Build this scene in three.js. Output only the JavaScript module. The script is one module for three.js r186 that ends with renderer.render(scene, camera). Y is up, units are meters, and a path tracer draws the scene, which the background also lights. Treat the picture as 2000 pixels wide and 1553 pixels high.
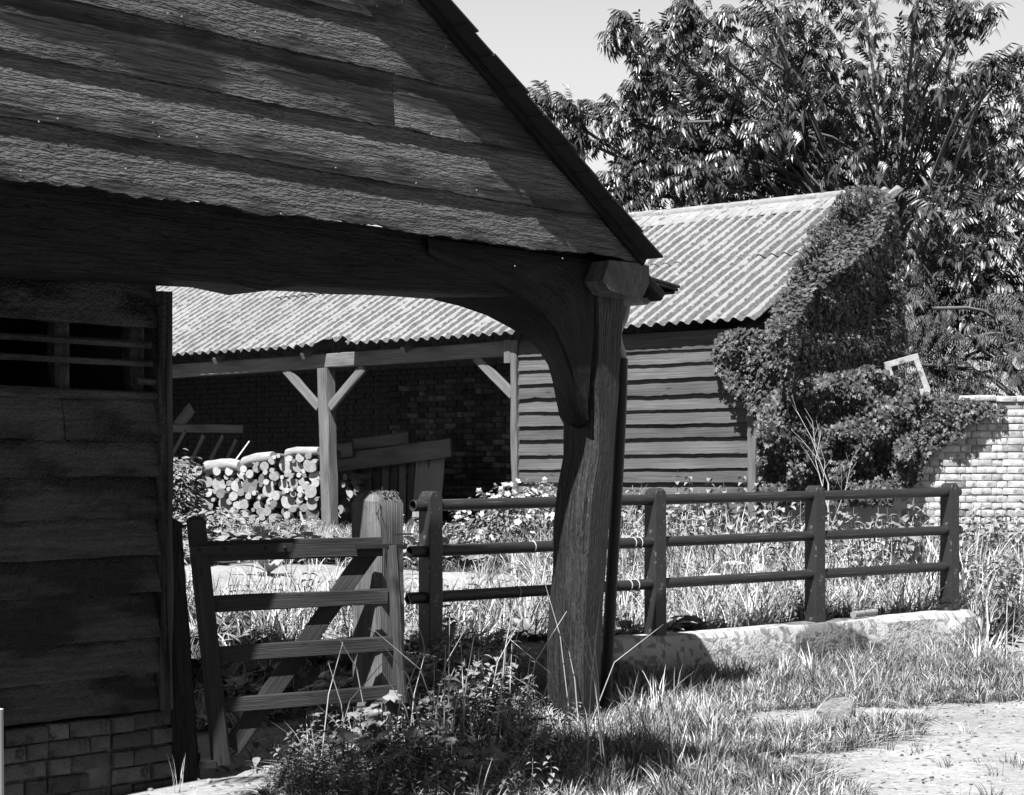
import * as THREE from 'three';
import { mergeGeometries, toCreasedNormals } from 'three/addons/utils/BufferGeometryUtils.js';

// ---------- camera ----------
const scene = new THREE.Scene();
const F = 3836, EYE = 1.4;
const camera = new THREE.PerspectiveCamera(2 * Math.atan(776.5 / F) * 180 / Math.PI, 2000 / 1553, 0.1, 3000);
camera.position.set(0, EYE, 0);
camera.lookAt(0, EYE, -10);
camera.setViewOffset(2000, 1553, 0, -153.5, 2000, 1553);

// ---------- sky: hazy clear summer sky, pale at the horizon ----------
{
  const W = 256, H = 128, d = new Float32Array(W * H * 4);
  for (let j = 0; j < H; j++) for (let i = 0; i < W; i++) {
    const el = ((j + 0.5) / H - 0.5) * Math.PI, s = Math.max(Math.sin(el), 0.004);
    const L = 0.295 * (0.07 + 0.93 * (1 - Math.exp(-Math.pow(0.3 / s, 2.2))));
    const k = (j * W + i) * 4; d[k] = d[k + 1] = d[k + 2] = L; d[k + 3] = 1;
  }
  const t = new THREE.DataTexture(d, W, H, THREE.RGBAFormat, THREE.FloatType);
  t.mapping = THREE.EquirectangularReflectionMapping; t.magFilter = THREE.LinearFilter; t.needsUpdate = true;
  scene.background = t; scene.environment = t;
}
// ---------- sun ----------
const SUN = new THREE.Vector3(-0.29, 1, 0.633).normalize();
const sun = new THREE.DirectionalLight(0xffffff, 5);
sun.position.copy(SUN).multiplyScalar(80).add(new THREE.Vector3(0, 1, -16));
sun.target.position.set(0, 1, -16);
sun.castShadow = true; sun.shadow.mapSize.set(4096, 4096);
Object.assign(sun.shadow.camera, { left: -18, right: 18, top: 18, bottom: -18, near: 1, far: 160 });
scene.add(sun, sun.target);
// ---------- exposure ----------
const renderer = new THREE.WebGLRenderer({ antialias: true });
renderer.toneMapping = THREE.LinearToneMapping;
renderer.toneMappingExposure = 3;
renderer.shadowMap.enabled = true;

// ---------- helpers ----------
function rngOf(a) { return () => { a = (a + 0x6d2b79f5) | 0; let t = Math.imul(a ^ (a >>> 15), 1 | a); t = (t + Math.imul(t ^ (t >>> 7), 61 | t)) ^ t; return ((t ^ (t >>> 14)) >>> 0) / 4294967296; }; }
const R0 = rngOf(77);
const rr = (a, b) => a + (b - a) * R0();
const lerp = (a, b, t) => a + (b - a) * t;
const sm = (x, a, b) => { const t = Math.min(1, Math.max(0, (x - a) / (b - a))); return t * t * (3 - 2 * t); };
const hash = (x, y, s) => { let h = Math.imul(x | 0, 374761393) ^ Math.imul(y | 0, 668265263) ^ Math.imul(s | 0, 2147483647 ^ 0x1b56c4e9); h = Math.imul(h ^ (h >>> 13), 1274126177); return ((h ^ (h >>> 16)) >>> 0) / 4294967296; };
function vn(x, y, s = 0, px = 0, py = 0) {
  let xi = Math.floor(x), yi = Math.floor(y); const fx = x - xi, fy = y - yi;
  const u = fx * fx * (3 - 2 * fx), v = fy * fy * (3 - 2 * fy);
  const m = (a, p) => (p ? ((a % p) + p) % p : a);
  const x0 = m(xi, px), x1 = m(xi + 1, px), y0 = m(yi, py), y1 = m(yi + 1, py);
  return lerp(lerp(hash(x0, y0, s), hash(x1, y0, s), u), lerp(hash(x0, y1, s), hash(x1, y1, s), u), v);
}
function fbm(u, v, fx, fy, oct, s) { let a = 0, w = 0.5, n = 0; for (let i = 0; i < oct; i++) { const k = 1 << i; a += w * vn(u * fx * k, v * fy * k, s + i * 17, fx * k, fy * k); n += w; w *= 0.5; } return a / n; }
const wig = (x, y, s) => vn(x, y, s) - 0.5;
const enc = (l) => { l = Math.min(1, Math.max(0, l)); return 255 * (l <= 0.0031308 ? 12.92 * l : 1.055 * Math.pow(l, 1 / 2.4) - 0.055); };
function tex(w, h, fn, color) {
  const d = new Uint8Array(w * h * 4);
  for (let j = 0; j < h; j++) for (let i = 0; i < w; i++) { const g = fn((i + 0.5) / w, (j + 0.5) / h), b = color ? enc(g) : 255 * Math.min(1, Math.max(0, g)), k = (j * w + i) * 4; d[k] = d[k + 1] = d[k + 2] = b; d[k + 3] = 255; }
  const t = new THREE.DataTexture(d, w, h); t.wrapS = t.wrapT = THREE.RepeatWrapping; t.magFilter = THREE.LinearFilter; t.minFilter = THREE.LinearMipmapLinearFilter; t.generateMipmaps = true;
  if (color) t.colorSpace = THREE.SRGBColorSpace; t.needsUpdate = true; return t;
}
const rep = (t, x, y, ox = 0, oy = 0) => { const c = t.clone(); c.repeat.set(x, y); c.offset.set(ox, oy); c.needsUpdate = true; return c; };
const grey = (g) => new THREE.Color().setRGB(g, g, g);
const mat = (g, o = {}) => new THREE.MeshPhysicalMaterial({ color: grey(g), roughness: 0.85, specularIntensity: 0.3, side: THREE.DoubleSide, ...o });

// a vertical plane in the yard: local x runs along it, y up, z towards the viewer's side
class Frame {
  constructor(ox, od, ax, ad) { const n = Math.hypot(ax, ad); this.o = [ox, od]; this.a = [ax / n, ad / n]; this.n = [ad / n, -ax / n]; this.turn = Math.atan2(ad, ax); }
  hit(px, py, q = 0) { const rx = (px - 1000) / F, ry = (930 - py) / F, k = (q + this.o[0] * this.n[0] + this.o[1] * this.n[1]) / (rx * this.n[0] + this.n[1]); return [(rx * k - this.o[0]) * this.a[0] + (k - this.o[1]) * this.a[1], EYE + ry * k]; }
  v(px, py, q = 0) { const [x, y] = this.hit(px, py, q); return new THREE.Vector3(x, y, q); }
  world(x, y, z) { return new THREE.Vector3(this.o[0] + x * this.a[0] + z * this.n[0], y, -(this.o[1] + x * this.a[1] + z * this.n[1])); }
  group(name, label, category, grp) { const g = thing(name, label, category, grp); g.position.set(this.o[0], 0, -this.o[1]); g.rotation.y = this.turn; return g; }
  mesh(o) { o.position.set(this.o[0], 0, -this.o[1]); o.rotation.y = this.turn; return o; }
}
const taken = {};
const numbered = (n) => { const k = (taken[n] = (taken[n] ?? -1) + 1); return k ? n + '_' + String(k).padStart(3, '0') : n; };
function tag(o, label, category, group, kind) { if (label) o.userData.label = label; if (category) o.userData.category = category; if (group) o.userData.group = group; if (kind) o.userData.kind = kind; return o; }
function thing(name, label, category, group) { const g = new THREE.Group(); g.name = numbered(name); scene.add(g); return tag(g, label, category, group); }
function part(name, geo, m, parent, kind) { const o = new THREE.Mesh(geo, m); o.name = name; o.castShadow = o.receiveShadow = true; parent.add(o); if (kind) o.userData.kind = kind; return o; }
function single(name, geo, m, label, category, group, kind) { const o = part(numbered(name), geo, m, scene); return tag(o, label, category, group, kind); }
const V = (x, y, z) => new THREE.Vector3(x, y, z);

// skin over a row of closed rings; uv in metres (along, around)
function loft(rings, { cap = true, crease = 0.7, smooth = false } = {}) {
  const P = [], U = [], n = rings[0].length;
  let along = 0; const L = rings.map((r, i) => { if (i) along += r[0].distanceTo(rings[i - 1][0]); return along; });
  const arc = [0]; const mid = rings[rings.length >> 1]; for (let k = 0; k < n; k++) arc.push(arc[k] + mid[k].distanceTo(mid[(k + 1) % n]));
  const tri = (a, b, c, ua, ub, uc) => { P.push(a.x, a.y, a.z, b.x, b.y, b.z, c.x, c.y, c.z); U.push(...ua, ...ub, ...uc); };
  for (let i = 0; i + 1 < rings.length; i++) for (let k = 0; k < n; k++) {
    const k1 = (k + 1) % n, a = rings[i][k], b = rings[i + 1][k], c = rings[i + 1][k1], d = rings[i][k1];
    const ua = [L[i], arc[k]], ub = [L[i + 1], arc[k]], uc = [L[i + 1], arc[k + 1]], ud = [L[i], arc[k + 1]];
    tri(a, b, c, ua, ub, uc); tri(a, c, d, ua, uc, ud);
  }
  if (cap) for (const [r, s] of [[rings[0], 1], [rings[rings.length - 1], -1]]) {
    const c = r.reduce((q, p) => q.add(p), V(0, 0, 0)).divideScalar(n), o = r[0], uv = (p) => [p.distanceTo(o) * 0.7, p.y * 0.5 + p.x * 0.3];
    for (let k = 0; k < n; k++) { const a = r[k], b = r[(k + 1) % n]; s > 0 ? tri(c, a, b, uv(c), uv(a), uv(b)) : tri(c, b, a, uv(c), uv(b), uv(a)); }
  }
  const g = new THREE.BufferGeometry();
  g.setAttribute('position', new THREE.Float32BufferAttribute(P, 3)); g.setAttribute('uv', new THREE.Float32BufferAttribute(U, 2));
  g.computeVertexNormals();
  return crease ? toCreasedNormals(g, crease) : g;
}
// a rough squared timber from p to q: w across (along side), h deep (along up)
function timber(p, q, w, h, { side, n = 8, j = 0.004, ch = 0.012, seed = 1, taper = 1 } = {}) {
  const d = q.clone().sub(p), len = d.length(), x = d.clone().normalize();
  let s = side ? side.clone() : (Math.abs(x.y) > 0.9 ? V(1, 0, 0) : V(0, 1, 0).cross(x)); s.sub(x.clone().multiplyScalar(s.dot(x))).normalize();
  const u = x.clone().cross(s).normalize(), rings = [];
  const c = Math.min(ch, w * 0.4, h * 0.4);
  const sec = [[-w / 2 + c, -h / 2], [w / 2 - c, -h / 2], [w / 2, -h / 2 + c], [w / 2, h / 2 - c], [w / 2 - c, h / 2], [-w / 2 + c, h / 2], [-w / 2, h / 2 - c], [-w / 2, -h / 2 + c]];
  for (let i = 0; i <= n; i++) {
    const t = i / n, k = lerp(1, taper, t);
    rings.push(sec.map(([a, b], e) => { const f = (m) => wig(t * len * 3.1 + seed * 7.3, (e >> 1) * 3.7 + m * 11, seed + 3) * 2 * j; return p.clone().lerp(q, t).addScaledVector(s, a * k + f(0)).addScaledVector(u, b * k + f(1)); }));
  }
  return loft(rings, { crease: 0.5 });
}
// one lapped board in a frame: bottom and top edges are [x0,y0,x1,y1]
function lapBoard(bot, top, z, { lap = 0.03, thick = 0.026, n = 26, j = 0.003, edge = 0.004, seed = 1, warp = 0.004 } = {}) {
  const rings = [], m = 5;
  for (let i = 0; i <= n; i++) {
    const t = i / n, ring = [], xb = lerp(bot[0], bot[2], t), xt = lerp(top[0], top[2], t), w = warp * 2 * wig(t * 3 + seed, 0.3, seed);
    const yb = lerp(bot[1], bot[3], t) + edge * 2 * wig(xb * 3.1, seed, 5) + edge * 1.2 * wig(xb * 17, seed, 9) + edge * 0.8 * wig(xb * 47, seed, 10), yt = lerp(top[1], top[3], t);
    for (let k = 0; k <= m; k++) { const f = k / m; ring.push(V(lerp(xb, xt, f), lerp(yb, yt, f), z + lerp(lap, 0.004, f) + w * (1 - f) + j * 2 * (wig(xb * 5, f * 4 + seed * 3, 3) + 0.9 * wig(xb * 31, f * 9 + seed * 3, 4)) * (1 - f))); }
    ring.push(V(xt, yt, z + 0.004 - thick), V(xb, yb, z + lap + w - thick));
    rings.push(ring);
  }
  const g = loft(rings, { crease: 0.5 });
  const p = g.attributes.position, uv = g.attributes.uv; // the grain runs along the board
  for (let i = 0; i < p.count; i++) uv.setXY(i, p.getX(i) + seed * 0.37, p.getY(i) + p.getZ(i) + seed * 0.213);
  return g;
}
function box(x0, x1, y0, y1, z0, z1) { const g = new THREE.BoxGeometry(x1 - x0, y1 - y0, z1 - z0); g.translate((x0 + x1) / 2, (y0 + y1) / 2, (z0 + z1) / 2); const p = g.attributes.position, n = g.attributes.normal, uv = g.attributes.uv; for (let i = 0; i < p.count; i++) { const ax = Math.abs(n.getX(i)) > 0.5, ay = Math.abs(n.getY(i)) > 0.5; uv.setXY(i, ax ? p.getZ(i) : p.getX(i), ay ? p.getZ(i) : p.getY(i)); } return g; }
function rod(p, q, r0, r1 = r0, seg = 7) {
  const d = q.clone().sub(p), L = d.length(); const g = new THREE.CylinderGeometry(r1, r0, L, seg, 1); g.translate(0, L / 2, 0);
  g.applyQuaternion(new THREE.Quaternion().setFromUnitVectors(V(0, 1, 0), d.normalize())); g.translate(p.x, p.y, p.z); return g;
}
// a brick with softened arrises and its own unevenness, centred, facing +z
function brickGeo(w, h, d, seed) {
  const c = 0.0035, rings = [];
  for (const [z, k] of [[-d / 2, 0], [d / 2 - c, 0], [d / 2, c]]) {
    const x = w / 2 - k, y = h / 2 - k, f = (i) => wig(i * 3.3, seed * 1.7, 31 + seed) * 0.008;
    rings.push([V(-x + c + f(1), -y, z), V(x - c, -y + f(2), z), V(x + f(3), -y + c, z), V(x, y - c + f(4), z), V(x - c + f(5), y, z), V(-x + c, y + f(6), z), V(-x + f(7), y - c, z), V(-x, -y + c + f(8), z)].map((p) => { p.z += z > 0 ? wig(p.x * 40, p.y * 40 + seed, 8) * 0.008 : 0; return p; }));
  }
  const g = loft(rings, { crease: 0.9 }); const p = g.attributes.position, uv = g.attributes.uv;
  for (let i = 0; i < p.count; i++) uv.setXY(i, p.getX(i) + seed * 0.31, p.getY(i) + p.getZ(i) + seed * 0.17); return g;
}
function inPoly(x, y, P) { let c = false; for (let i = 0, j = P.length - 1; i < P.length; j = i++) if ((P[i][1] > y) !== (P[j][1] > y) && x < ((P[j][0] - P[i][0]) * (y - P[i][1])) / (P[j][1] - P[i][1]) + P[i][0]) c = !c; return c; }

// ---------- textures ----------
const worn = (u, v) => sm(fbm(u, v, 3, 7, 5, 41), 0.4, 0.66);
const T = {
  tarMap: tex(1024, 512, (u, v) => { const gr = fbm(u, v, 6, 90, 4, 3), w = worn(u, v); return (0.06 + 0.2 * w) * (0.45 + 1.1 * gr) * (0.8 + 0.4 * fbm(u, v, 60, 60, 3, 9)); }, true),
  tarBump: tex(1024, 512, (u, v) => { const w = worn(u, v), g = fbm(u, v, 7, 70, 4, 13), b = fbm(u, v, 24, 96, 4, 23); return (0.3 + 0.3 * w) * g + 0.75 * w * Math.pow(Math.abs(b - 0.5) * 2, 0.7) + (Math.abs(fbm(u, v, 2, 22, 3, 33) - 0.5) < 0.01 ? -0.3 : 0); }),
  woodMap: tex(1024, 512, (u, v) => { const gr = fbm(u + 0.02 * Math.sin(v * 30), v, 4, 120, 4, 51), st = fbm(u, v, 3, 6, 4, 61); const k = Math.hypot((u - 0.33) * 16, (v - 0.4) * 22), k2 = Math.hypot((u - 0.8) * 16, (v - 0.83) * 22); return 0.5 * (0.55 + 0.9 * gr) * (0.55 + 0.9 * st) * (1 - 0.5 * sm(-k, -0.5, -0.25) - 0.5 * sm(-k2, -0.42, -0.2)); }, true),
  woodBump: tex(1024, 512, (u, v) => { const c = fbm(u, v, 3, 60, 3, 71); return 0.75 * fbm(u, v, 5, 110, 4, 51) + (c > 0.68 ? -0.35 : 0.1); }),
  rough: tex(512, 512, (u, v) => 0.6 * fbm(u, v, 26, 12, 4, 81) + 0.4 * fbm(u, v, 90, 60, 2, 91)),
  grain: tex(1024, 512, (u, v) => { const c = fbm(u, v, 3, 34, 3, 241); return 0.5 * fbm(u, v, 5, 64, 4, 251) + 0.3 * fbm(u, v, 40, 50, 3, 261) + (Math.abs(c - 0.5) < 0.012 ? -0.5 : 0.15); }),
  grainMap: tex(1024, 512, (u, v) => 0.5 * (0.5 + fbm(u, v, 5, 64, 4, 251)) * (0.5 + fbm(u, v, 4, 6, 4, 271)) * (0.75 + 0.5 * fbm(u, v, 50, 60, 2, 281)), true),
  paleMap: tex(512, 512, (u, v) => 0.46 * (0.6 + 0.7 * fbm(u, v, 5, 5, 6, 141)) * (1 - 0.45 * sm(fbm(u, v, 7, 7, 6, 151), 0.55, 0.72)), true),
  roughMap: tex(512, 512, (u, v) => 0.5 * (0.5 + fbm(u, v, 14, 7, 4, 83)) * (0.7 + 0.6 * fbm(u, v, 60, 40, 2, 84)), true),
  soilMap: tex(1024, 1024, (u, v) => { const a = fbm(u, v, 5, 5, 6, 101), b = fbm(u, v, 70, 70, 3, 111), s = vn(u * 150, v * 150, 7, 150, 150); return 0.5 * (0.62 + 0.55 * a) * (0.72 + 0.5 * b) * (s > 0.86 ? 0.6 : s < 0.1 ? 1.3 : 1); }, true),
  soilBump: tex(512, 512, (u, v) => 0.5 * fbm(u, v, 8, 8, 5, 121) + 0.5 * fbm(u, v, 60, 60, 3, 131)),
  stoneMap: tex(512, 512, (u, v) => { const a = fbm(u, v, 5, 5, 6, 141), l = sm(fbm(u, v, 7, 7, 6, 151), 0.5, 0.72); return 0.5 * (0.6 + 0.7 * a) * (1 - 0.5 * l * fbm(u, v, 30, 30, 3, 152) * 2) * (0.8 + 0.4 * fbm(u, v, 90, 90, 2, 5)); }, true),
  concreteMap: tex(1024, 512, (u, v) => { const a = fbm(u, v, 8, 6, 6, 211), m = sm(fbm(u, v, 5, 3, 6, 221), 0.47, 0.53), sp = sm(fbm(u, v, 60, 40, 3, 231), 0.55, 0.65); return lerp(0.34 * (0.6 + 0.8 * a), 0.07 * (0.5 + a), m * 0.85) * (1 - 0.5 * sp); }, true),
  paintMap: tex(512, 512, (u, v) => { const c = fbm(u, v, 26, 26, 3, 291), w = fbm(u, v, 4, 4, 3, 292); return c > 0.79 - 0.1 * w ? 0.07 : 0.017 * (0.6 + 0.8 * w); }, true),
  logMap: tex(512, 256, (u, v) => { if (u > 0.5) return 0.25 * (0.4 + 1.2 * fbm(u * 2, v, 30, 6, 4, 301)); const x = u * 4 - 1, y = v * 2 - 1, r = Math.hypot(x, y), a = Math.atan2(y, x), w = fbm(u * 2, v, 5, 5, 3, 302); const ring = 0.5 + 0.5 * Math.sin((r + 0.12 * w) * 42), crack = Math.abs(((a * 0.8 + w * 2.2) % 1.05)) < 0.035 && r > 0.12 ? 0.45 : 1; return 0.6 * (0.72 + 0.28 * ring) * (0.75 + 0.5 * w) * crack * (r > 0.9 ? 0.5 : 1); }, true),
  sheetMap: tex(2048, 1024, (u, v) => { // u: one metre across six corrugations, v: two metres up the slope; moss and lichen sit in the troughs
    const ph = Math.cos((u * 6 - 0.36) * 2 * Math.PI), tr = sm(-ph + 1.1 * (fbm(u, v, 24, 40, 4, 161) - 0.5) + 0.9 * (fbm(u, v, 4, 6, 3, 171) - 0.5), 0.3, 0.62);
    const pale = 0.175 * (0.82 + 0.36 * fbm(u, v, 40, 60, 4, 181)), moss = 0.07 * (0.4 + 1.25 * fbm(u, v, 90, 130, 3, 191)); return lerp(pale, moss, tr); }, true),
  sheetBump: tex(1024, 512, (u, v) => { const ph = Math.cos((u * 6 - 0.36) * 2 * Math.PI), tr = sm(-ph + 1.1 * (fbm(u, v, 24, 40, 4, 161) - 0.5) + 0.9 * (fbm(u, v, 4, 6, 3, 171) - 0.5), 0.3, 0.62); return 0.6 * tr * (0.5 + fbm(u, v, 90, 130, 3, 191)) + 0.15 * fbm(u, v, 80, 80, 2, 7); }),
};
const M = {
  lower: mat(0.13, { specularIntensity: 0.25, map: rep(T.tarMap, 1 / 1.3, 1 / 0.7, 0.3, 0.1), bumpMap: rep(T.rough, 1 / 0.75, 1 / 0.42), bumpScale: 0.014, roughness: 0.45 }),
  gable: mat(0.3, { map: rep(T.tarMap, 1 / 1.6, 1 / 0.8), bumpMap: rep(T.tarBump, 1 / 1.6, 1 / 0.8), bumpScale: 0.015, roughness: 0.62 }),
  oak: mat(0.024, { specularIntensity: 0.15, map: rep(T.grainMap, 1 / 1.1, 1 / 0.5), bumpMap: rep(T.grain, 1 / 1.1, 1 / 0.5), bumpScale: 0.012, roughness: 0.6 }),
  oakPost: mat(0.04, { map: rep(T.grainMap, 1 / 1.3, 1 / 0.55, 0.3), bumpMap: rep(T.grain, 1 / 1.3, 1 / 0.55, 0.3), bumpScale: 0.02, roughness: 0.5 }),
  oakEnd: mat(0.14, { map: rep(T.roughMap, 2, 2), bumpMap: rep(T.rough, 2.5, 2.5), bumpScale: 0.02, roughness: 0.8 }),
  shedBoard: mat(0.125, { map: rep(T.woodMap, 1 / 1.7, 1 / 0.5), bumpMap: rep(T.woodBump, 1 / 1.7, 1 / 0.5), bumpScale: 0.004 }),
  shedBoard2: mat(0.095, { map: rep(T.woodMap, 1 / 1.7, 1 / 0.5, 0.4, 0.3), bumpMap: rep(T.woodBump, 1 / 1.7, 1 / 0.5, 0.4, 0.3), bumpScale: 0.004 }),
  shedFrame: mat(0.2, { map: rep(T.woodMap, 1 / 1.2, 1 / 0.5, 0.1, 0.6), bumpMap: rep(T.woodBump, 1 / 1.2, 1 / 0.5), bumpScale: 0.003 }),
  gate: mat(0.046, { map: rep(T.woodMap, 1 / 0.9, 1 / 0.3, 0.3, 0.7), bumpMap: rep(T.woodBump, 1 / 0.9, 1 / 0.3), bumpScale: 0.004 }),
  grey2: mat(0.09, { map: rep(T.woodMap, 1 / 0.9, 1 / 0.4, 0.2, 0.5), bumpMap: rep(T.woodBump, 1 / 0.9, 1 / 0.4), bumpScale: 0.006 }),
  grey: mat(0.19, { map: rep(T.woodMap, 1 / 0.9, 1 / 0.4, 0.6, 0.1), bumpMap: rep(T.woodBump, 1 / 0.9, 1 / 0.4), bumpScale: 0.008 }),
  iron: mat(0.015, { roughness: 0.5, bumpMap: rep(T.rough, 2, 2), bumpScale: 0.002 }),
  rail: mat(1, { map: rep(T.paintMap, 1.5, 1.5), roughness: 0.45, specularIntensity: 0.6, bumpMap: rep(T.rough, 3, 3), bumpScale: 0.0015 }),
  slate: mat(0.02, { roughness: 0.7, bumpMap: rep(T.rough, 2, 2), bumpScale: 0.002 }),
  ridge: mat(0.42, { map: rep(T.stoneMap, 1.1, 1.1), bumpMap: rep(T.soilBump, 2, 2), bumpScale: 0.01 }),
  concrete: mat(0.95, { map: rep(T.concreteMap, 1 / 2.6, 1 / 1.3), bumpMap: rep(T.soilBump, 1 / 0.8, 1 / 0.8), bumpScale: 0.012 }),
  mortar: mat(0.17, { map: rep(T.stoneMap, 2, 2), bumpMap: rep(T.soilBump, 2, 2), bumpScale: 0.006 }),
  metalPale: mat(0.17, { roughness: 0.6 }),
};
M.gable2 = mat(0.25, { map: rep(T.tarMap, 1 / 1.45, 1 / 0.9, 0.37, 0.61), bumpMap: rep(T.tarBump, 1 / 1.45, 1 / 0.9, 0.37, 0.61), bumpScale: 0.015, roughness: 0.62 });
M.gable3 = mat(0.34, { map: rep(T.tarMap, 1 / 1.8, 1 / 0.75, 0.71, 0.23), bumpMap: rep(T.tarBump, 1 / 1.8, 1 / 0.75, 0.71, 0.23), bumpScale: 0.015, roughness: 0.62 });
M.sheets = [[1.0, 0], [0.97, 0.31], [0.9, 0.57]].map(([g, o]) => mat(g, { map: rep(T.sheetMap, 1, 0.5, 0, o), bumpMap: rep(T.sheetBump, 1, 0.5, 0, o), bumpScale: 0.012, roughness: 0.9 }));
const brickMats = (gs, b = 0.006) => gs.map((g, i) => mat(g, { map: rep(T.stoneMap, 2.3, 2.3, i * 0.23, i * 0.41), bumpMap: rep(T.soilBump, 3, 3, i * 0.3, 0), bumpScale: b }));

// ---------- ground ----------
const wallW = (X, D) => (X + 0.49) * -0.6548 + (D - 11.8) * 0.7558, wallL = (X, D) => (X + 0.49) * 0.7558 + (D - 11.8) * 0.6548;
function hgt(X, D) {
  const w = wallW(X, D), l = wallL(X, D), open = sm(l, -0.2, -0.7), past = sm(l, 5.35, 6.2);
  const step = 0.27 * sm(w, 0.04, 0.22), slope = 0.27 * sm(w, -0.2, 3.2), bank = 0.27 * sm(w, -1.2, 1.5);
  const r = lerp(lerp(step, slope, open), bank, past) + 0.36 * sm(w, 0.3, 9);
  return r - 0.075 * sm(-X, 0.7, 1.9) * sm(D, 12.5, 10.5) + 0.035 * wig(X * 1.3, D * 1.3, 4) + 0.015 * wig(X * 5, D * 5, 5);
}
function onGround(px, py) { let Y = 0.1; for (let i = 0; i < 30; i++) { const D = (EYE - Y) * F / Math.max(py - 930, 8), X = (px - 1000) / F * D; Y = lerp(Y, hgt(X, D), 0.6); } const D = (EYE - Y) * F / Math.max(py - 930, 8); return [(px - 1000) / F * D, D]; }
const pxPoly = (P) => P.map(([x, y]) => { const D = EYE * F / (y - 930); return [(x - 1000) / F * D, D]; });
// turf in front of the kerb wall and round the barn post (the rest of the yard is bare dusty earth)
const turf = pxPoly([[540, 1553], [575, 1490], [640, 1440], [700, 1350], [1000, 1290], [1260, 1272], [1960, 1285], [2090, 1330], [2050, 1368], [1900, 1378], [1560, 1382], [1420, 1398], [1520, 1422], [1650, 1415], [1800, 1404], [1812, 1430], [1660, 1462], [1520, 1478], [1400, 1490], [1560, 1500], [1660, 1528], [1680, 1600], [900, 1700], [500, 1700]]);
const bare = (X, D) => { // 1 = trodden earth
  const w = wallW(X, D), l = wallL(X, D), e = 0.35 * wig(X * 2.2, D * 2.2, 12);
  if (w < 0.1 || l < -0.4 && D < 11) return inPoly(X + e * 0.6, D + e, turf) ? 0 : 1;
  if (l > 6.2) return 0;
  return D + e * 2 > 14.9 && D + e * 2 < 18.7 && X < 0.25 + e ? 1 : D > 26 || X < -4.5 ? 0.3 : 0;
};
{
  const span = (a, f0, f1, fine, b) => { const o = []; for (let k = 9; k > 0; k--) o.push(f0 - (f0 - a) * (k / 9) ** 3); for (let x = f0; x <= f1 + 1e-6; x += fine) o.push(x); for (let k = 1; k <= 9; k++) o.push(f1 + (b - f1) * (k / 9) ** 3); return o; };
  const xs = span(-500, -6, 9, 0.1, 500), ds = span(-60, 6, 28, 0.1, 900), P = [], U = [], C = [], I = [];
  ds.forEach((D) => xs.forEach((X) => { P.push(X, hgt(X, D), -D); U.push(X / 2.6, D / 2.6); const b = bare(X, D), g = lerp(0.09, 0.48, b); C.push(g, g, g); }));
  const n = xs.length; for (let j = 0; j + 1 < ds.length; j++) for (let i = 0; i + 1 < n; i++) { const a = j * n + i; I.push(a, a + 1, a + n, a + 1, a + n + 1, a + n); }
  const g = new THREE.BufferGeometry(); g.setAttribute('position', new THREE.Float32BufferAttribute(P, 3)); g.setAttribute('uv', new THREE.Float32BufferAttribute(U, 2)); g.setAttribute('color', new THREE.Float32BufferAttribute(C, 3)); g.setIndex(I); g.computeVertexNormals();
  single('ground', g, mat(1, { map: T.soilMap, bumpMap: rep(T.soilBump, 2.6, 2.6), bumpScale: 0.02, vertexColors: true, roughness: 0.95 }), 'pale dusty yard ground with bare earth and turf', 'ground', null, 'structure');
}

// ---------- barn ----------
const B = new Frame(0.43, 11, 0.649, 0.761);
const barn = B.group('timber_barn', 'black tarred timber barn with lapped gable boards, arched brace and leaning corner post', 'barn');
const SL = 0.629, rl = (x) => 2.693 + SL * (0.242 - x), APEX = -4.6, rAll = (x) => (x > APEX ? rl(x) : rl(2 * APEX - x)), xAt = (y) => 0.242 - (y - 2.693) / SL;
{ // gable weatherboards, bottom edge heights at left and right
  const rows = [[2.6, 2.622], [2.848, 2.832], [3.116, 3.11], [3.376, 3.372], [3.624, 3.628]];
  for (let y = 3.885; y < rl(APEX) - 0.1; y += 0.26) rows.push([y, y]);
  rows.forEach(([l, r], k) => {
    const up = rows[k + 1] ?? [l + 0.26, r + 0.26], tl = up[0] + 0.03, tr = Math.min(up[1] + 0.03, rl(APEX) - 0.04);
    const xr = xAt(r + 0.03), xt = xAt(tr + 0.035), ml = Math.max(-9.2, 2 * APEX - xr);
    const cut = k === 2 ? [-1.69] : k === 4 ? [-3.1] : k > 4 ? [] : [-5.2 + k * 0.4], xs = [ml, ...cut.filter((c) => c < xt - 0.3), xr];
    for (let i = 0; i + 1 < xs.length; i++) {
      const x0 = xs[i] + (i ? 0.0025 : 0), x1 = xs[i + 1], last = i + 2 === xs.length, yb = (x) => lerp(l, r, (x + 4) / 4.3), yt = (x) => lerp(tl, tr, (x + 4) / 4.3);
      const x0t = i ? x0 : Math.max(x0, 2 * APEX - xt), x1t = last ? xt : x1;
      const g = lapBoard([x0, yb(x0), x1, yb(x1)], [x0t, yt(x0t), x1t, Math.min(yt(x1t), rAll(x1t) - 0.03)], 0.095 + i * 0.001, { lap: 0.027, n: Math.max(10, Math.round((x1 - x0) * 44)), seed: k * 3 + i + 1, edge: k ? 0.005 : 0.013, j: 0.0016, warp: 0.002 });
      part('weatherboard', g, [M.gable, M.gable2, M.gable3][(k * 2 + i) % 3], barn);
    }
  });
}
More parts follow.
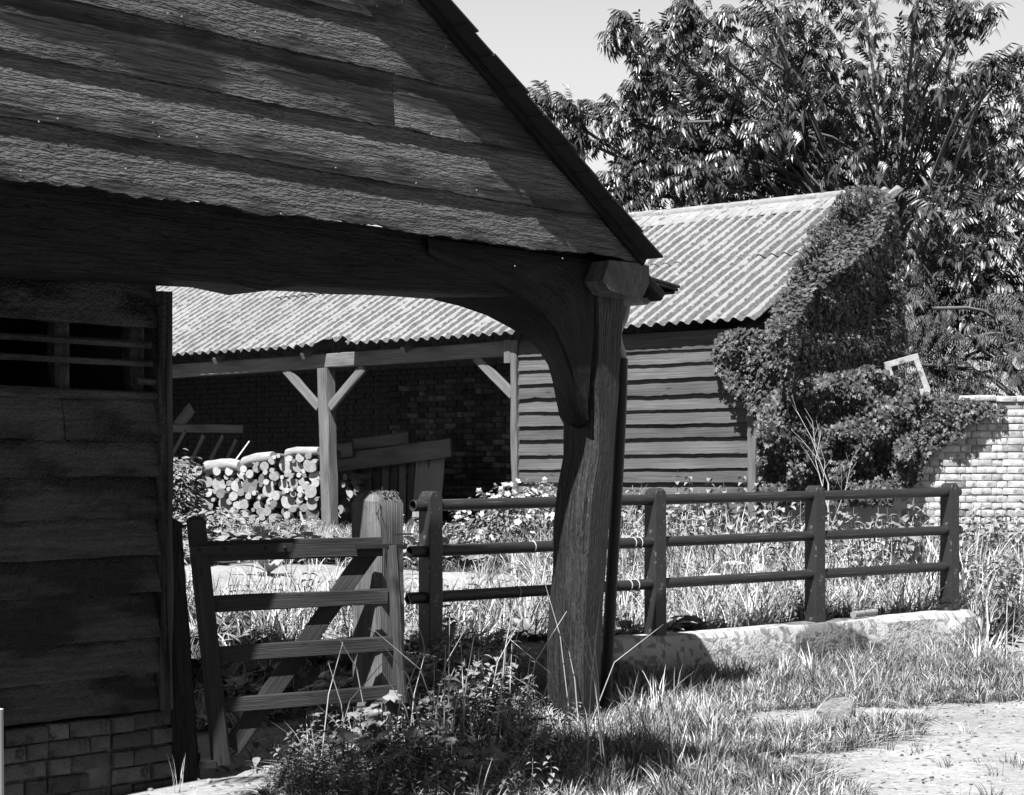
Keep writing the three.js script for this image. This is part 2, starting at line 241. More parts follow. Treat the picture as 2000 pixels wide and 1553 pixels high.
{ // nail heads on the gable boards, tiny
  const gs = [];
  for (const [px, py] of [[112, 232], [75, 238], [298, 240], [310, 268], [327, 27], [354, 33], [498, 63], [384, 268], [805, 246], [870, 92], [893, 255], [842, 262], [655, 328], [812, 358], [40, 334], [735, 12], [784, 3], [548, 418], [1005, 520], [580, 40], [930, 372], [245, 330], [1098, 505]]) { const [x, y] = B.hit(px, py, 0.125); const s = new THREE.IcosahedronGeometry(0.0055, 0); s.scale(1, 1, 0.6); s.translate(x, y, 0.128); gs.push(s); }
  part('nail_heads', mergeGeometries(gs), mat(0.18, { roughness: 0.5 }), barn, 'stuff');
}
{ // roof: barge board, verge slates, deck, left slope
  const eave = 0.36;
  part('barge_board', timber(V(APEX, rl(APEX) - 0.02, 0.141), V(0.33, rl(0.33) - 0.02, 0.141), 0.024, 0.05, { side: V(0, 0, 1), n: 20, seed: 3, ch: 0.004, j: 0.003 }), M.oak, barn);
  const dx = 0.235 / Math.hypot(1, SL);
  for (let k = 0; k < 24; k++) {
    const x1 = eave - k * dx, x0 = x1 - dx * 1.35, w = 0.005 * wig(k, 1, 6) * 2, lift = 0.016;
    for (const [z0, z1] of [[-0.03, 0.255 + w * 2], [-0.36, -0.034]]) {
      const r = (z) => [V(x0, rl(x0) + 0.003, z), V(x1, rl(x1) + lift, z), V(x1 + 0.004, rl(x1) + lift + 0.009, z), V(x0, rl(x0) + 0.012, z)];
      part('slate', loft([r(z0), r(z1)], { crease: 0.3 }), M.slate, barn);
    }
  }
  const slab = (x0, x1, z0, z1, up) => loft([[V(x0, rAll(x0) - 0.012 + up, z0), V(x1, rAll(x1) - 0.012 + up, z0), V(x1, rAll(x1) + up, z0), V(x0, rAll(x0) + up, z0)], [V(x0, rAll(x0) - 0.012 + up, z1), V(x1, rAll(x1) - 0.012 + up, z1), V(x1, rAll(x1) + up, z1), V(x0, rAll(x0) + up, z1)]], { crease: 0.3 });
  part('roof_deck', slab(-2.75, 0.4, -0.75, 0.1, -0.002), M.oak, barn);
  part('roof_deck', slab(APEX, -2.78, -1.9, 0.1, -0.002), M.oak, barn);
  part('roof_deck', slab(-9.6, APEX, -1.9, 0.24, -0.002), M.slate, barn);
  // eaves: rafter foot, soffit boards and two slate edges past the corner
  part('rafter_foot', timber(V(0.42, rl(0.42) - 0.05, 0.06), V(0.57, rl(0.57) - 0.045, 0.06), 0.09, 0.07, { side: V(0, 0, 1), n: 2, seed: 8 }), M.oak, barn);
  const e0 = B.hit(1322, 573, 0.02);
  for (const [o, dy, m] of [[0, 0, M.oak], [0.02, 0.02, M.slate]]) part('eaves_board', timber(V(0.38, rl(0.38) - 0.06 + dy, -0.3), V(e0[0] + o, e0[1] + 0.02 + dy, -0.3), 0.66, 0.016, { side: V(0, 0, 1), n: 2, seed: 9, j: 0.001, ch: 0.003 }), m, barn);
  part('eaves_board', timber(V(0.3, 2.44, -0.3), V(e0[0] - 0.015, e0[1] + 0.004, -0.3), 0.64, 0.02, { side: V(0, 0, 1), n: 2, seed: 10, j: 0.001 }), M.oak, barn);
}
{ // frame: tie beam, wall plate end, brace, post
  const ty = (x) => 2.272 + (x + 3.04) * 0.036, rings = [];
  for (let i = 0; i <= 40; i++) { const x = lerp(-9, 0.12, i / 40), b = ty(x) + 0.008 * wig(x * 4, 1, 3) + (Math.abs(x + 2.3) < 0.1 ? -0.03 : 0), f = 0.01 * wig(x * 3, 5, 3); rings.push([V(x, b, -0.31), V(x, b + 0.004, -0.05 + f), V(x, b + 0.014, -0.03 + f), V(x, 2.64, -0.03), V(x, 2.64, -0.31)]); }
  part('tie_beam', loft(rings, { crease: 0.5 }), M.oak, barn);
  part('ceiling_boards', box(-9, 0.0, 2.6, 2.64, -0.75, -0.32), M.oak, barn);
  // wall plate end, split and weathered
  const pr = [];
  for (let i = 0; i <= 9; i++) { const z = lerp(-0.6, 0.13, i / 9), e = i > 6 ? 0.02 : 0.008, f = (k) => e * 2 * wig(z * 9, k * 3.1, 21); pr.push([V(-0.05 + f(1), 2.47 + f(2), z), V(0.02, 2.425 + f(3), z), V(0.22 + f(4), 2.41 + f(5), z), V(0.33, 2.425 + f(6), z), V(0.395 + f(7) * 0.4, 2.5, z), V(0.395 + f(8) * 0.4, 2.6, z), V(0.3, 2.607, z), V(0.02, 2.598 + f(9) * 0.3, z)]); }
  part('wall_plate', loft(pr, { crease: 0.4 }), M.oakEnd, barn);
  // arched brace: lower front and lower back arrises, hewn
  const fr = [[836, 486], [858, 499], [910, 518], [960, 542], [1010, 572], [1060, 612], [1082, 644], [1100, 682], [1116, 725], [1130, 768], [1140, 795], [1149, 822]].map(([x, y]) => B.hit(x, y, 0.01));
  const bk = [[846, 572], [848, 586], [898, 598], [950, 616], [992, 638], [1030, 661], [1052, 685], [1070, 712], [1080, 748], [1086, 782], [1093, 814], [1112, 850]].map(([x, y]) => B.hit(x, y, -0.25));
  const seam = [[2.62, 0.05], [2.464, 0.047], [2.2, 0.036], [2.0, 0.012], [1.9, -0.01], [1.6, -0.03]], seamX = (y) => { for (let k = 1; k < seam.length; k++) if (y >= seam[k][0]) return lerp(seam[k][1], seam[k - 1][1], (y - seam[k][0]) / (seam[k - 1][0] - seam[k][0])); return -0.03; };
  const rg = fr.map(([x, y], i) => { const [bx, by] = bk[i], up = i / (fr.length - 1), Y = Math.max(y + 0.012, lerp(2.61, 1.75, sm(up, 0.45, 1))), X = up < 0.45 ? Math.max(x, lerp(x, seamX(Y), sm(up, 0.05, 0.45))) : Math.max(seamX(Y), x + 0.004); return [V(x + 0.012, y + 0.012, 0.006), V(X, Y, 0.006), V(Math.max(X, bx) + 0.002, Math.max(Y, by + 0.012), -0.25), V(bx, by, -0.25), V(lerp(x, bx, 0.5), lerp(y, by, 0.5) - 0.004, -0.13), V(lerp(x, bx, 0.08), lerp(y, by, 0.08), -0.012)]; });
  part('arched_brace', loft(rg, { crease: 0.6 }), M.oak, barn);
  const pl = [[1095, 540, 1222], [1095, 600, 1221], [1094, 660, 1215], [1094, 720, 1212], [1095, 775, 1209], [1097, 820, 1206], [1096, 890, 1201], [1083, 960, 1197], [1077, 1020, 1193], [1073, 1115, 1186], [1068, 1190, 1180], [1064, 1263, 1176], [1066, 1350, 1172], [1066, 1420, 1170], [1066, 1470, 1170]];
  const rings2 = pl.map(([l, y, r], i) => {
    const y0 = B.hit(r, y, 0.0)[1], xr = B.hit(r, y, 0.005)[0], xl = B.hit(l, y, -0.25)[0], f = (k) => 0.008 * 2 * wig(i * 1.1, k * 2.7, 55), w = 0.02, o = [];
    const c = [[xl + w, -0.25], [xl, -0.25 + w], [xl, -0.17], [xl, -0.09], [xl, -0.03], [xl + w, 0.01], [lerp(xl, xr, 0.5), 0.012], [xr - w, 0.012], [xr, -0.02], [xr, -0.12], [xr, -0.22], [xr - w, -0.25]];
    c.forEach(([x, z], k) => o.push(V(x + f(k), y0, z + f(k + 20)))); return o; });
  part('corner_post', loft(rings2, { crease: 0.6 }), M.oakPost, barn);
  // plumbing on the far side of the post
  const dp = [[1219, 700], [1217, 780], [1209, 950], [1197, 1160], [1186, 1380], [1184, 1440]].map(([x, y]) => B.v(x - 10, y, -0.12)).map((p) => V(p.x + 0.03, p.y, -0.12));
  part('downpipe', new THREE.TubeGeometry(new THREE.CatmullRomCurve3(dp), 24, 0.034, 10), M.iron, barn);
  const neck = [V(0.52, 2.4, -0.13), V(0.5, 2.33, -0.13), V(0.42, 2.22, -0.12), V(dp[0].x, 2.1, -0.12), dp[0]];
  part('downpipe_neck', new THREE.TubeGeometry(new THREE.CatmullRomCurve3(neck), 16, 0.026, 10), M.metalPale, barn);
  const gut = []; for (const z of [0.02, -0.6]) { const r = []; for (let k = 0; k <= 10; k++) { const a = Math.PI * (1 + k / 10); r.push(V(0.5 + Math.cos(a) * 0.085, 2.475 + Math.sin(a) * 0.085, z)); } for (let k = 10; k >= 0; k--) { const a = Math.PI * (1 + k / 10); r.push(V(0.5 + Math.cos(a) * 0.079, 2.475 + Math.sin(a) * 0.079, z)); } gut.push(r); }
  part('gutter', loft(gut, { crease: 0.8, cap: true }), M.metalPale, barn);
}
{ // lower boarded wall beside the opening, set back below the tie beam
  const L = [2.26, 2.079, 1.746, 1.561, 1.382, 1.215, 1.038, 0.857, 0.663, 0.491, 0.321], Rr = [2.284, 2.092, 1.754, 1.561, 1.386, 1.2, 1.026, 0.853, 0.641, 0.475, 0.301], X0 = -9, X1 = -2.695;
  const at = (k, x) => lerp(L[k], Rr[k], (x + 3.578) / 0.888 * sm(x, -9, -3.578) + (x < -3.578 ? 0 : 0));
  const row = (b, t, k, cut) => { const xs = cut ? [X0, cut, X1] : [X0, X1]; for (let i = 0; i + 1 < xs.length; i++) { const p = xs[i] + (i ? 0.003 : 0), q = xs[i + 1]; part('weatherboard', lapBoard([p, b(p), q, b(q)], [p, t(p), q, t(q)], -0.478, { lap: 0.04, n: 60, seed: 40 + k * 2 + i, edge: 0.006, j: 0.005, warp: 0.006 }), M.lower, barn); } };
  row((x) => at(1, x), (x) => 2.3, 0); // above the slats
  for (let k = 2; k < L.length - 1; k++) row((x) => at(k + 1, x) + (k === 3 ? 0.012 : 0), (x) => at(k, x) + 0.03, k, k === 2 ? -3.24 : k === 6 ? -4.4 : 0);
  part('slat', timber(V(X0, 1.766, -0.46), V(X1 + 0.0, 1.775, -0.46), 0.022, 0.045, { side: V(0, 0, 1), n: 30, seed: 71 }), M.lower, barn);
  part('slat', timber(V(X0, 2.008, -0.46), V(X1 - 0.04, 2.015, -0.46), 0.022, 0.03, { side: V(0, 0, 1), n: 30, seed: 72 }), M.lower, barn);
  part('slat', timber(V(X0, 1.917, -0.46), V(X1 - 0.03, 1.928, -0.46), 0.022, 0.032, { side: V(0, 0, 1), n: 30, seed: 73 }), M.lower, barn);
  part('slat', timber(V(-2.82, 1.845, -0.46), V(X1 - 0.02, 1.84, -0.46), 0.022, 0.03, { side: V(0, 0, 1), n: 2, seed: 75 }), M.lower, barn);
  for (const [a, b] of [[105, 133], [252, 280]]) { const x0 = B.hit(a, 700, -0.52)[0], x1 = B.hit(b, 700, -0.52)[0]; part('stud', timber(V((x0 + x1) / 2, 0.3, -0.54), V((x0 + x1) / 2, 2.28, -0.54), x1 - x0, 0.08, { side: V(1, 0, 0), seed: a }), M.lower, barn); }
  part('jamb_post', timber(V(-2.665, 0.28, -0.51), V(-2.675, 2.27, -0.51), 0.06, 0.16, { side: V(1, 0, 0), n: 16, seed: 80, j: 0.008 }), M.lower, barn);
  part('jamb_fillet', timber(V(-2.648, 0.3, -0.425), V(-2.655, 2.27, -0.425), 0.014, 0.03, { side: V(1, 0, 0), n: 30, seed: 81, j: 0.008, ch: 0.003 }), M.shedBoard2, barn);
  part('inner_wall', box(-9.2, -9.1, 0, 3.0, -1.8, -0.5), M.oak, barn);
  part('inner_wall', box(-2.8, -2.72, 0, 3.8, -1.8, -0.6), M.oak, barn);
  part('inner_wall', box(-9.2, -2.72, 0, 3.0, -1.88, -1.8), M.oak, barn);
}
{ // brick plinth under the boards
  const pm = brickMats([0.1, 0.13, 0.08, 0.16], 0.012), pl = part('plinth', box(-9, -2.655, -0.35, 0.285, -0.6, -0.445), M.mortar, barn), G = [0.222, 0.108, 0.222, 0.15].flatMap((w, i) => [1, 2].map((s) => [w, brickGeo(w, 0.068, 0.1, i * 2 + s)]));
  for (let c = 0; c < 7; c++) {
    let x = -2.645 - (c % 2 ? 0.0 : 0.0), y = 0.26 - c * 0.08, i = 0;
    while (x > -4.4) {
      const head = (i + c) % 2 === 1, [w, g] = G[(head ? 2 : 0) + Math.floor(R0() * 2) + (R0() < 0.15 && !head ? 4 : 0)];
      if (!(c === 3 && x < -2.9 && x > -3.25 && R0() < 0.7)) { const b = part('brick', g, pm[Math.floor(R0() * 4)], pl); b.position.set(x - w / 2, y + rr(-0.004, 0.004), -0.465 + rr(-0.012, 0.012)); b.rotation.z = rr(-0.02, 0.02); }
      x -= w + 0.012; i++;
    }
  }
}
{ const p = B.v(4, 1500, -0.2); single('drain_pipe', rod(B.world(p.x - 0.03, -0.1, -0.2), B.world(p.x - 0.035, 0.42, -0.2), 0.035, 0.035, 12), mat(0.3), 'pale upright pipe stub at the left edge beside the brick plinth', 'pipe'); }

// ---------- open shed ----------
const S = new Frame(0.06, 22.9, 0.761, -0.649);
const shed = S.group('open_cart_shed', 'open-fronted shed with corrugated cement roof, braced post and lapped board bay', 'shed');
const EV = 3.035, RG = 4.69, DEPTH = 2.86, S0 = -9.6, S1 = 3.3;
{ // corrugated roof sheets, two courses; one broken at the eaves
  const rise = (RG - EV) / (DEPTH + 0.2), slope = Math.hypot(1, rise), nrm = V(0, 1, rise).normalize();
  const sheetGeo = (len, broken, seed) => {
    const nu = 6 * 9, nv = 6, P = [], U = [], I = [], w = 1.022;
    for (let lay = 0; lay < 2; lay++) for (let j = 0; j <= nv; j++) for (let i = 0; i <= nu; i++) {
      const u = i / nu, c = Math.cos((u * 6 - 0.5) * 2 * Math.PI) * 0.025; let v = (j / nv) * len;
      if (broken && j === 0) { const b = u * 6; if (b > 2.6 && b < 5.6) v = 0.1 + 0.12 * vn(b * 2.3, 1, 5); }
      const y = v * rise / slope + nrm.y * (c - lay * 0.008), z = -v / slope + nrm.z * (c - lay * 0.008);
      P.push(u * w, y + 0.004 * wig(u * 3 + seed, v, 3), z); U.push(u, v + seed * 0.37);
    }
    const n = nu + 1, m = nv + 1; for (let lay = 0; lay < 2; lay++) for (let j = 0; j < nv; j++) for (let i = 0; i < nu; i++) { const a = lay * n * m + j * n + i; lay ? I.push(a, a + n, a + 1, a + 1, a + n, a + n + 1) : I.push(a, a + 1, a + n, a + 1, a + n + 1, a + n); }
    for (let i = 0; i < nu; i++) { const a = i, b = n * m + i; I.push(a, b, a + 1, a + 1, b, b + 1); }
    const g = new THREE.BufferGeometry(); g.setAttribute('position', new THREE.Float32BufferAttribute(P, 3)); g.setAttribute('uv', new THREE.Float32BufferAttribute(U, 2)); g.setIndex(I); g.computeVertexNormals(); return g;
  };
  const half = (DEPTH + 0.25) * slope / 2 + 0.08; let k = 0;
  const bx = S.hit(728, 672, 0.2)[0];
  for (let s = S0; s < S1 - 0.4; s += 1.0) for (const row of [0, 1]) {
    const br = !row && s < bx - 0.45 && s + 1.0 > bx - 0.45, o = part('roof_sheet', sheetGeo(half, br, k++), M.sheets[(k * 7 + (k >> 2)) % 3], shed), v0 = row * (half - 0.12);
    o.position.set(s, EV + 0.02 + v0 * rise / slope + row * 0.02 + rr(-0.006, 0.006), 0.2 - v0 / slope + rr(-0.02, 0.02)); o.rotation.z = rr(-0.004, 0.004);
  }
  for (let s = S0; s < S1 - 0.7; s += 1.35) { // ridge capping with a rolled top and a wing over the sheets
    const e = Math.min(S1 - 0.25, s + 1.37), r = (x) => { const o = []; for (let i = 0; i <= 6; i++) { const a = -0.3 + i / 6 * (Math.PI + 0.1); o.push(V(x, RG + 0.06 + Math.sin(a) * 0.06, -DEPTH - 0.02 + Math.cos(a) * 0.06)); } o.push(V(x, RG - 0.13, -DEPTH - 0.1), V(x, RG - 0.1, -DEPTH - 0.06)); const z = -DEPTH + 0.32, y = RG + 0.075 - 0.36 * rise; o.push(V(x, y - 0.012, z), V(x, y, z)); return o; };
    const o = part('ridge_cap', loft([r(s), r((s + e) / 2), r(e)], { crease: 0.6 }), M.ridge, shed); o.position.y = rr(-0.008, 0.008);
  }
}
{ // timber frame
  const bl = S.hit(320, 726, 0), br = S.hit(985, 681, 0), k = (br[1] - bl[1]) / (br[0] - bl[0]), y = (x) => bl[1] + k * (x - bl[0]);
  part('eaves_beam', timber(V(S0, y(S0), -0.05), V(0.0, y(0), -0.05), 0.1, 0.18, { side: V(0, 0, 1), n: 40, seed: 4 }), M.shedFrame, shed);
  part('eaves_beam', timber(V(0.06, 2.86, -0.05), V(S1, 2.84, -0.05), 0.1, 0.14, { side: V(0, 0, 1), n: 14, seed: 5 }), M.shedFrame, shed);
  for (const px of [432, 604, 800]) { const x = S.hit(px, 700, 0)[0]; part('rafter_end', timber(V(x, 2.93, 0.12), V(x, 3.5, -0.9), 0.06, 0.09, { n: 3, seed: px }), M.shedFrame, shed); }
  const pt = S.hit(630, 720, 0)[0], pb = S.hit(640, 1050, 0)[0];
  part('post', timber(V(pb, 0.35, -0.06), V(pt, y(pt) - 0.09, -0.06), 0.17, 0.16, { side: V(1, 0, 0), n: 14, seed: 6, j: 0.008 }), M.shedFrame, shed);
  const br2 = (x0, y0, x1, y1, z) => part('brace', timber(S.v(x0, y0, z), S.v(x1, y1, z), 0.06, 0.12, { side: V(0, 0, 1), n: 4, seed: x0 }), M.shedFrame, shed);
  br2(558, 722, 624, 796, -0.03); br2(712, 716, 646, 796, -0.03); br2(930, 698, 1002, 772, -0.05);
  part('corner_post', timber(V(0.0, 0.4, 0.0), V(-0.02, 2.98, 0.0), 0.09, 0.12, { side: V(1, 0, 0), n: 20, seed: 7, j: 0.01 }), M.shedFrame, shed);
  part('bracket_block', timber(V(-0.1, 2.72, 0.05), V(-0.1, 2.99, 0.05), 0.1, 0.05, { side: V(1, 0, 0), n: 2, seed: 2 }), M.shedFrame, shed);
  part('corner_board', timber(V(3.28, 0.4, 0.03), V(3.28, 2.9, 0.03), 0.1, 0.05, { side: V(1, 0, 0), n: 10, seed: 9 }), M.shedFrame, shed);
  const ys = [698.6, 725, 752.7, 780, 806, 833.6, 860, 889.5, 917, 943, 966].map((p) => S.hit(1005, p, 0.02)[1]); ys.push(ys[10] - 0.165, ys[10] - 0.33, ys[10] - 0.5); ys.unshift(2.95);
  for (let i = 1; i < ys.length; i++) { const d = 0.012 * wig(i, 3, 8), f = (x) => ys[i] + d * x; part('weatherboard', lapBoard([0.05, f(0), 3.23, f(3.2)], [0.05, ys[i - 1] + 0.025, 3.23, ys[i - 1] + 0.025], 0.0, { lap: 0.05 + 0.016 * wig(i, 7, 2), thick: 0.02, n: 60, seed: 100 + i, edge: i === 4 ? 0.014 : 0.005, warp: 0.006, j: 0.002 }), i % 3 === 1 ? M.shedBoard2 : M.shedBoard, shed); }
}
{ // brick walls: back, right gable, left end
  const gab = [[0, 0.2], [-DEPTH, 0.2], [-DEPTH, RG - 0.04], [0, EV - 0.1]], ring = (x) => gab.map(([z, y]) => V(x, y, z));
  const gw = part('gable_wall', loft([ring(S1 - 0.3), ring(S1 - 0.02)], { crease: 0.3 }), M.mortar, shed);
  part('end_wall', loft([ring(S0 + 0.1), ring(S0 + 0.3)], { crease: 0.3 }), M.mortar, shed);
  part('partition', box(0.1, 0.14, 0.2, 2.8, -2.4, -0.1), M.shedFrame, shed);
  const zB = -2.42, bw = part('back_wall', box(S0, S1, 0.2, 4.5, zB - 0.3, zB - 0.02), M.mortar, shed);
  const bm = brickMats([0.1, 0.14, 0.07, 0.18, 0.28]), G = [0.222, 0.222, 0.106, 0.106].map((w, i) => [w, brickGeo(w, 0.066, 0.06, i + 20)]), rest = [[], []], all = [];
  for (let c = 0; c < 30; c++) { let x = -1.9 - (c % 2) * 0.06, i = c; const y = 0.62 + c * 0.077; while (x > -9.3) { const [w, g] = G[(i % 2) * 2 + Math.floor(R0() * 2)]; all.push([x - w / 2, y, g]); x -= w + 0.011; i++; } }
  all.sort((a, b) => b[0] - a[0] || a[1] - b[1]);
  let n = 0; for (const [x, y, g] of all) { const z = zB + rr(-0.012, 0.004); if (y > 1.1 && y < 2.7 && n < 290) { n++; const b = part('brick', g, bm[Math.floor(R0() * 4.4)], bw); b.position.set(x, y, z); } else { const q = g.clone(); q.translate(x, y, z); rest[R0() < 0.3 ? 0 : 1].push(q); } }
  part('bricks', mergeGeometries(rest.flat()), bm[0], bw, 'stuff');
  const gm = brickMats([0.16, 0.2, 0.12]); // visible sliver of the gable end beyond the ivy
  const G2 = [0.222, 0.106].map((w, i) => [w, brickGeo(w, 0.066, 0.06, i + 30)]);
  for (let c = 0; c < 26; c++) { let z = -DEPTH, i = c; const y = 1.9 + c * 0.077; for (let k = 0; k < 4; k++) { const [w, g] = G2[i++ % 2]; const b = part('brick', g, gm[Math.floor(R0() * 3)], gw); b.rotation.y = Math.PI / 2; b.position.set(S1 - 0.035 + rr(-0.006, 0.006), y, z + w / 2); z += w + 0.011; if (y > EV + (z + DEPTH) * -0.57 + 1.6) break; } }
}
// ---------- things kept in the shed ----------
{
  const woodM = [mat(1, { vertexColors: true, roughness: 0.9, map: T.logMap })];
  const logGeo = (r, len, seed, oval = 1) => {
    const rings = [], n = 14, prof = [[-len, 1], [-len * 0.5, 1.03], [-0.012, 1], [0, 0.965]];
    for (const [z, k] of prof) { const o = []; for (let i = 0; i < n; i++) { const a = i / n * 2 * Math.PI, q = r * k * (1 + 0.16 * wig(Math.cos(a) * 1.4 + seed * 3, Math.sin(a) * 1.4 + seed, 6)); o.push(V(Math.cos(a) * q * oval, Math.sin(a) * q, z + 0.02 * wig(seed, z * 4, 3))); } rings.push(o); }
    const g = loft(rings, { crease: 0.5 }), p = g.attributes.position, uv = g.attributes.uv, C = [];
    for (let i = 0; i < p.count; i++) { const d = Math.hypot(p.getX(i), p.getY(i)) / r, end = p.getZ(i) > -0.008; end ? uv.setXY(i, 0.25 + 0.225 * p.getX(i) / r / oval, 0.5 + 0.45 * p.getY(i) / r) : uv.setXY(i, 0.55 + 0.4 * Math.abs(Math.atan2(p.getY(i), p.getX(i)) / 3.15), 0.5 + 0.8 * p.getZ(i)); const c = end ? 0.45 + 0.3 * wig(seed, 2, 4) : 0.45; C.push(c, c, c); }
    g.setAttribute('color', new THREE.Float32BufferAttribute(C, 3)); return g;
  };
  const big = [[1265, 445, 78], [950, 645, 80], [1105, 690, 62], [1285, 800, 64], [535, 830, 60], [660, 820, 64], [630, 625, 58], [1055, 580, 46], [1560, 700, 55], [1540, 550, 55], [1395, 465, 46], [1245, 630, 52], [1355, 625, 42], [1095, 455, 40], [775, 745, 44], [685, 720, 48], [535, 610, 46], [800, 650, 56], [890, 570, 42], [830, 520, 56], [1430, 370, 42], [1140, 895, 40], [1255, 900, 48], [1540, 915, 58], [1575, 1040, 56], [1545, 820, 58], [690, 925, 44], [610, 925, 45], [1205, 740, 46], [1190, 820, 36], [915, 830, 42], [980, 840, 36], [1040, 825, 36], [1105, 800, 32], [845, 795, 32], [790, 830, 34], [1220, 555, 36], [1150, 550, 36], [965, 530, 38], [1000, 400, 40], [1155, 395, 38], [1335, 512, 24], [1368, 548, 24], [1415, 540, 22], [1310, 580, 28], [1430, 605, 34], [1420, 680, 32], [1362, 725, 28], [1315, 690, 26], [1270, 705, 24], [1385, 790, 38], [1455, 782, 30], [1418, 742, 20], [1468, 735, 22], [1030, 760, 28], [945, 745, 30], [860, 710, 34], [730, 620, 26], [680, 555, 28], [1085, 395, 26], [550, 495, 42], [390, 510, 34], [230, 450, 44], [430, 790, 36], [380, 825, 25], [430, 880, 40], [490, 720, 38], [560, 715, 40], [745, 800, 28], [852, 852, 20], [765, 890, 40], [830, 925, 36], [1085, 945, 36], [1390, 870, 30], [1470, 860, 36], [1485, 645, 34], [1178, 618, 26], [1525, 445, 64], [470, 500, 48], [330, 460, 30], [900, 480, 34], [740, 500, 42], [640, 500, 38], [1300, 350, 26], [1350, 380, 28], [1590, 350, 34], [1520, 350, 30], [1000, 900, 34], [920, 920, 30], [1330, 930, 34], [1440, 960, 36], [1200, 960, 36], [1460, 1030, 38], [1340, 1020, 40], [1100, 1030, 36], [950, 1010, 36], [1230, 1050, 38], [850, 1010, 34], [720, 1010, 36], [600, 1010, 38], [500, 960, 36]].map(([x, y, r]) => [300 + x / 5, 820 + y / 5, r / 5]);
  const R = rngOf(5);
  for (let k = 0; k < 3000 && big.length < 185; k++) { const x = lerp(345, 622, R()), y = lerp(885, 1035, R()), top = lerp(912, 884, sm(x, 430, 560)); if (y < top + 4 || x < 395 && y > 935) continue; let d = 99; for (const [a, b, r] of big) d = Math.min(d, Math.hypot(a - x, b - y) - r); if (d > 2.6) big.push([x, y, Math.min(d + 0.8, 8)]); }
  big.forEach(([x, y, r], i) => {
    const p = S.hit(x, y, 0.0), k = 25.6 / F, big2 = r > 10.5;
    const o = single('log', logGeo(r * k * 1.12, rr(0.4, 0.55), i + 1, rr(0.9, 1.1)), woodM[0], big2 ? 'thick round log in the stacked woodpile, pale sawn end forward' : 'thin round log wedged in the stacked woodpile', 'log', big2 ? 'thick logs in the woodpile' : 'thin logs in the woodpile');
    const w = S.world(p[0], p[1], 0.02 + rr(-0.1, 0.06)); o.position.copy(w); o.rotation.set(rr(-0.1, 0.1), S.turn * 0.3 + rr(-0.25, 0.25), rr(0, 6), 'YXZ');
  });
  for (const [x0, y0, x1, y1, r, l] of [[404, 912, 470, 912, 13, 'long pale log lying lengthwise on the low left end of the woodpile'], [478, 905, 534, 894, 12, 'bent pale log lying lengthwise over the middle of the woodpile'], [562, 887, 624, 883, 9, 'pale branch log lying lengthwise on top of the woodpile beside the post']]) {
    const a = S.v(x0, y0, -0.02), b = S.v(x1, y1, -0.06), rg = [], n = 7; for (let i = 0; i <= n; i++) { const t = i / n, c = a.clone().lerp(b, t); c.y += 0.03 * Math.sin(t * 3) + 0.02 * wig(t * 4, x0, 3); const o = []; for (let k = 0; k < 12; k++) { const q = k / 12 * 6.283, rad = r * 25.6 / F * (1 - 0.15 * t + 0.1 * wig(t * 5, k, 7)); o.push(V(c.x, c.y + Math.sin(q) * rad, c.z + Math.cos(q) * rad)); } rg.push(o); }
    const g = loft(rg, { crease: 0.9 }); { const uv = g.attributes.uv; for (let i = 0; i < uv.count; i++) uv.setXY(i, 0.55 + 0.4 * ((uv.getY(i) * 3) % 1), uv.getX(i)); } const C = new Float32Array(g.attributes.position.count * 3).fill(0.9); g.setAttribute('color', new THREE.BufferAttribute(C, 3));
    S.mesh(single('log', g, woodM[0], l, 'log'));
  }
  for (let i = 0; i < 14; i++) { const p = S.hit(rr(660, 692), 930 + (i % 7) * 13 + rr(-3, 3), -1.0), o = single('split_log', logGeo(rr(0.04, 0.065), 0.4, 200 + i, rr(0.6, 1)), woodM[0], 'split log in the small dim stack right of the shed post', 'log', 'split logs right of the shed post'); o.position.copy(S.world(p[0], p[1], -1.0 + rr(-0.08, 0.05))); o.rotation.set(rr(-0.2, 0.2), S.turn + rr(-0.3, 0.3), rr(0, 6), 'YXZ'); }
  const board = (name, label, x0, y0, x1, y1, z, w, h, m, z1 = z) => S.mesh(single(name, timber(S.v(x0, y0, z), S.v(x1, y1, z1), w, h, { side: V(0, 0, 1), n: 10, seed: x0, j: 0.004 }), m, label, 'board'));
  board('long_board', 'long dim board sloping up behind the gate post inside the shed', 652, 906, 882, 874, -1.15, 0.04, 0.24, M.shedFrame);
  board('old_board', 'shorter old board with a ragged end above the long sloping board', 692, 868, 800, 856, -1.4, 0.05, 0.16, M.shedFrame);
  board('old_board', 'small broken board end just right of the shed post', 656, 882, 690, 878, -1.1, 0.04, 0.2, M.shedFrame);
  board('pale_board', 'pale board leaning in the dark at the left end of the shed', 345, 835, 376, 795, -1.2, 0.03, 0.2, M.shedFrame);
  board('old_beam', 'dark beam lying across the left end of the shed', 300, 836, 480, 838, -1.2, 0.1, 0.12, M.shedFrame);
  for (const [x0, y0, x1, y1, l] of [[330, 900, 362, 842, 'leaning lath nearest the barn wall in the dark shed'], [372, 905, 398, 850, 'second leaning lath from the barn wall in the dark shed'], [408, 905, 436, 850, 'third leaning lath from the barn wall in the dark shed'], [440, 905, 462, 858, 'fourth leaning lath, nearest the woodpile top']]) board('leaning_lath', l, x0, y0, x1, y1, -0.9, 0.03, 0.07, M.shedFrame);
  S.mesh(single('peeled_stick', rod(S.v(451, 912, -0.1), S.v(487, 862, -0.4), 0.014, 0.01), mat(0.4), 'thin pale stick leaning up from the woodpile', 'stick'));
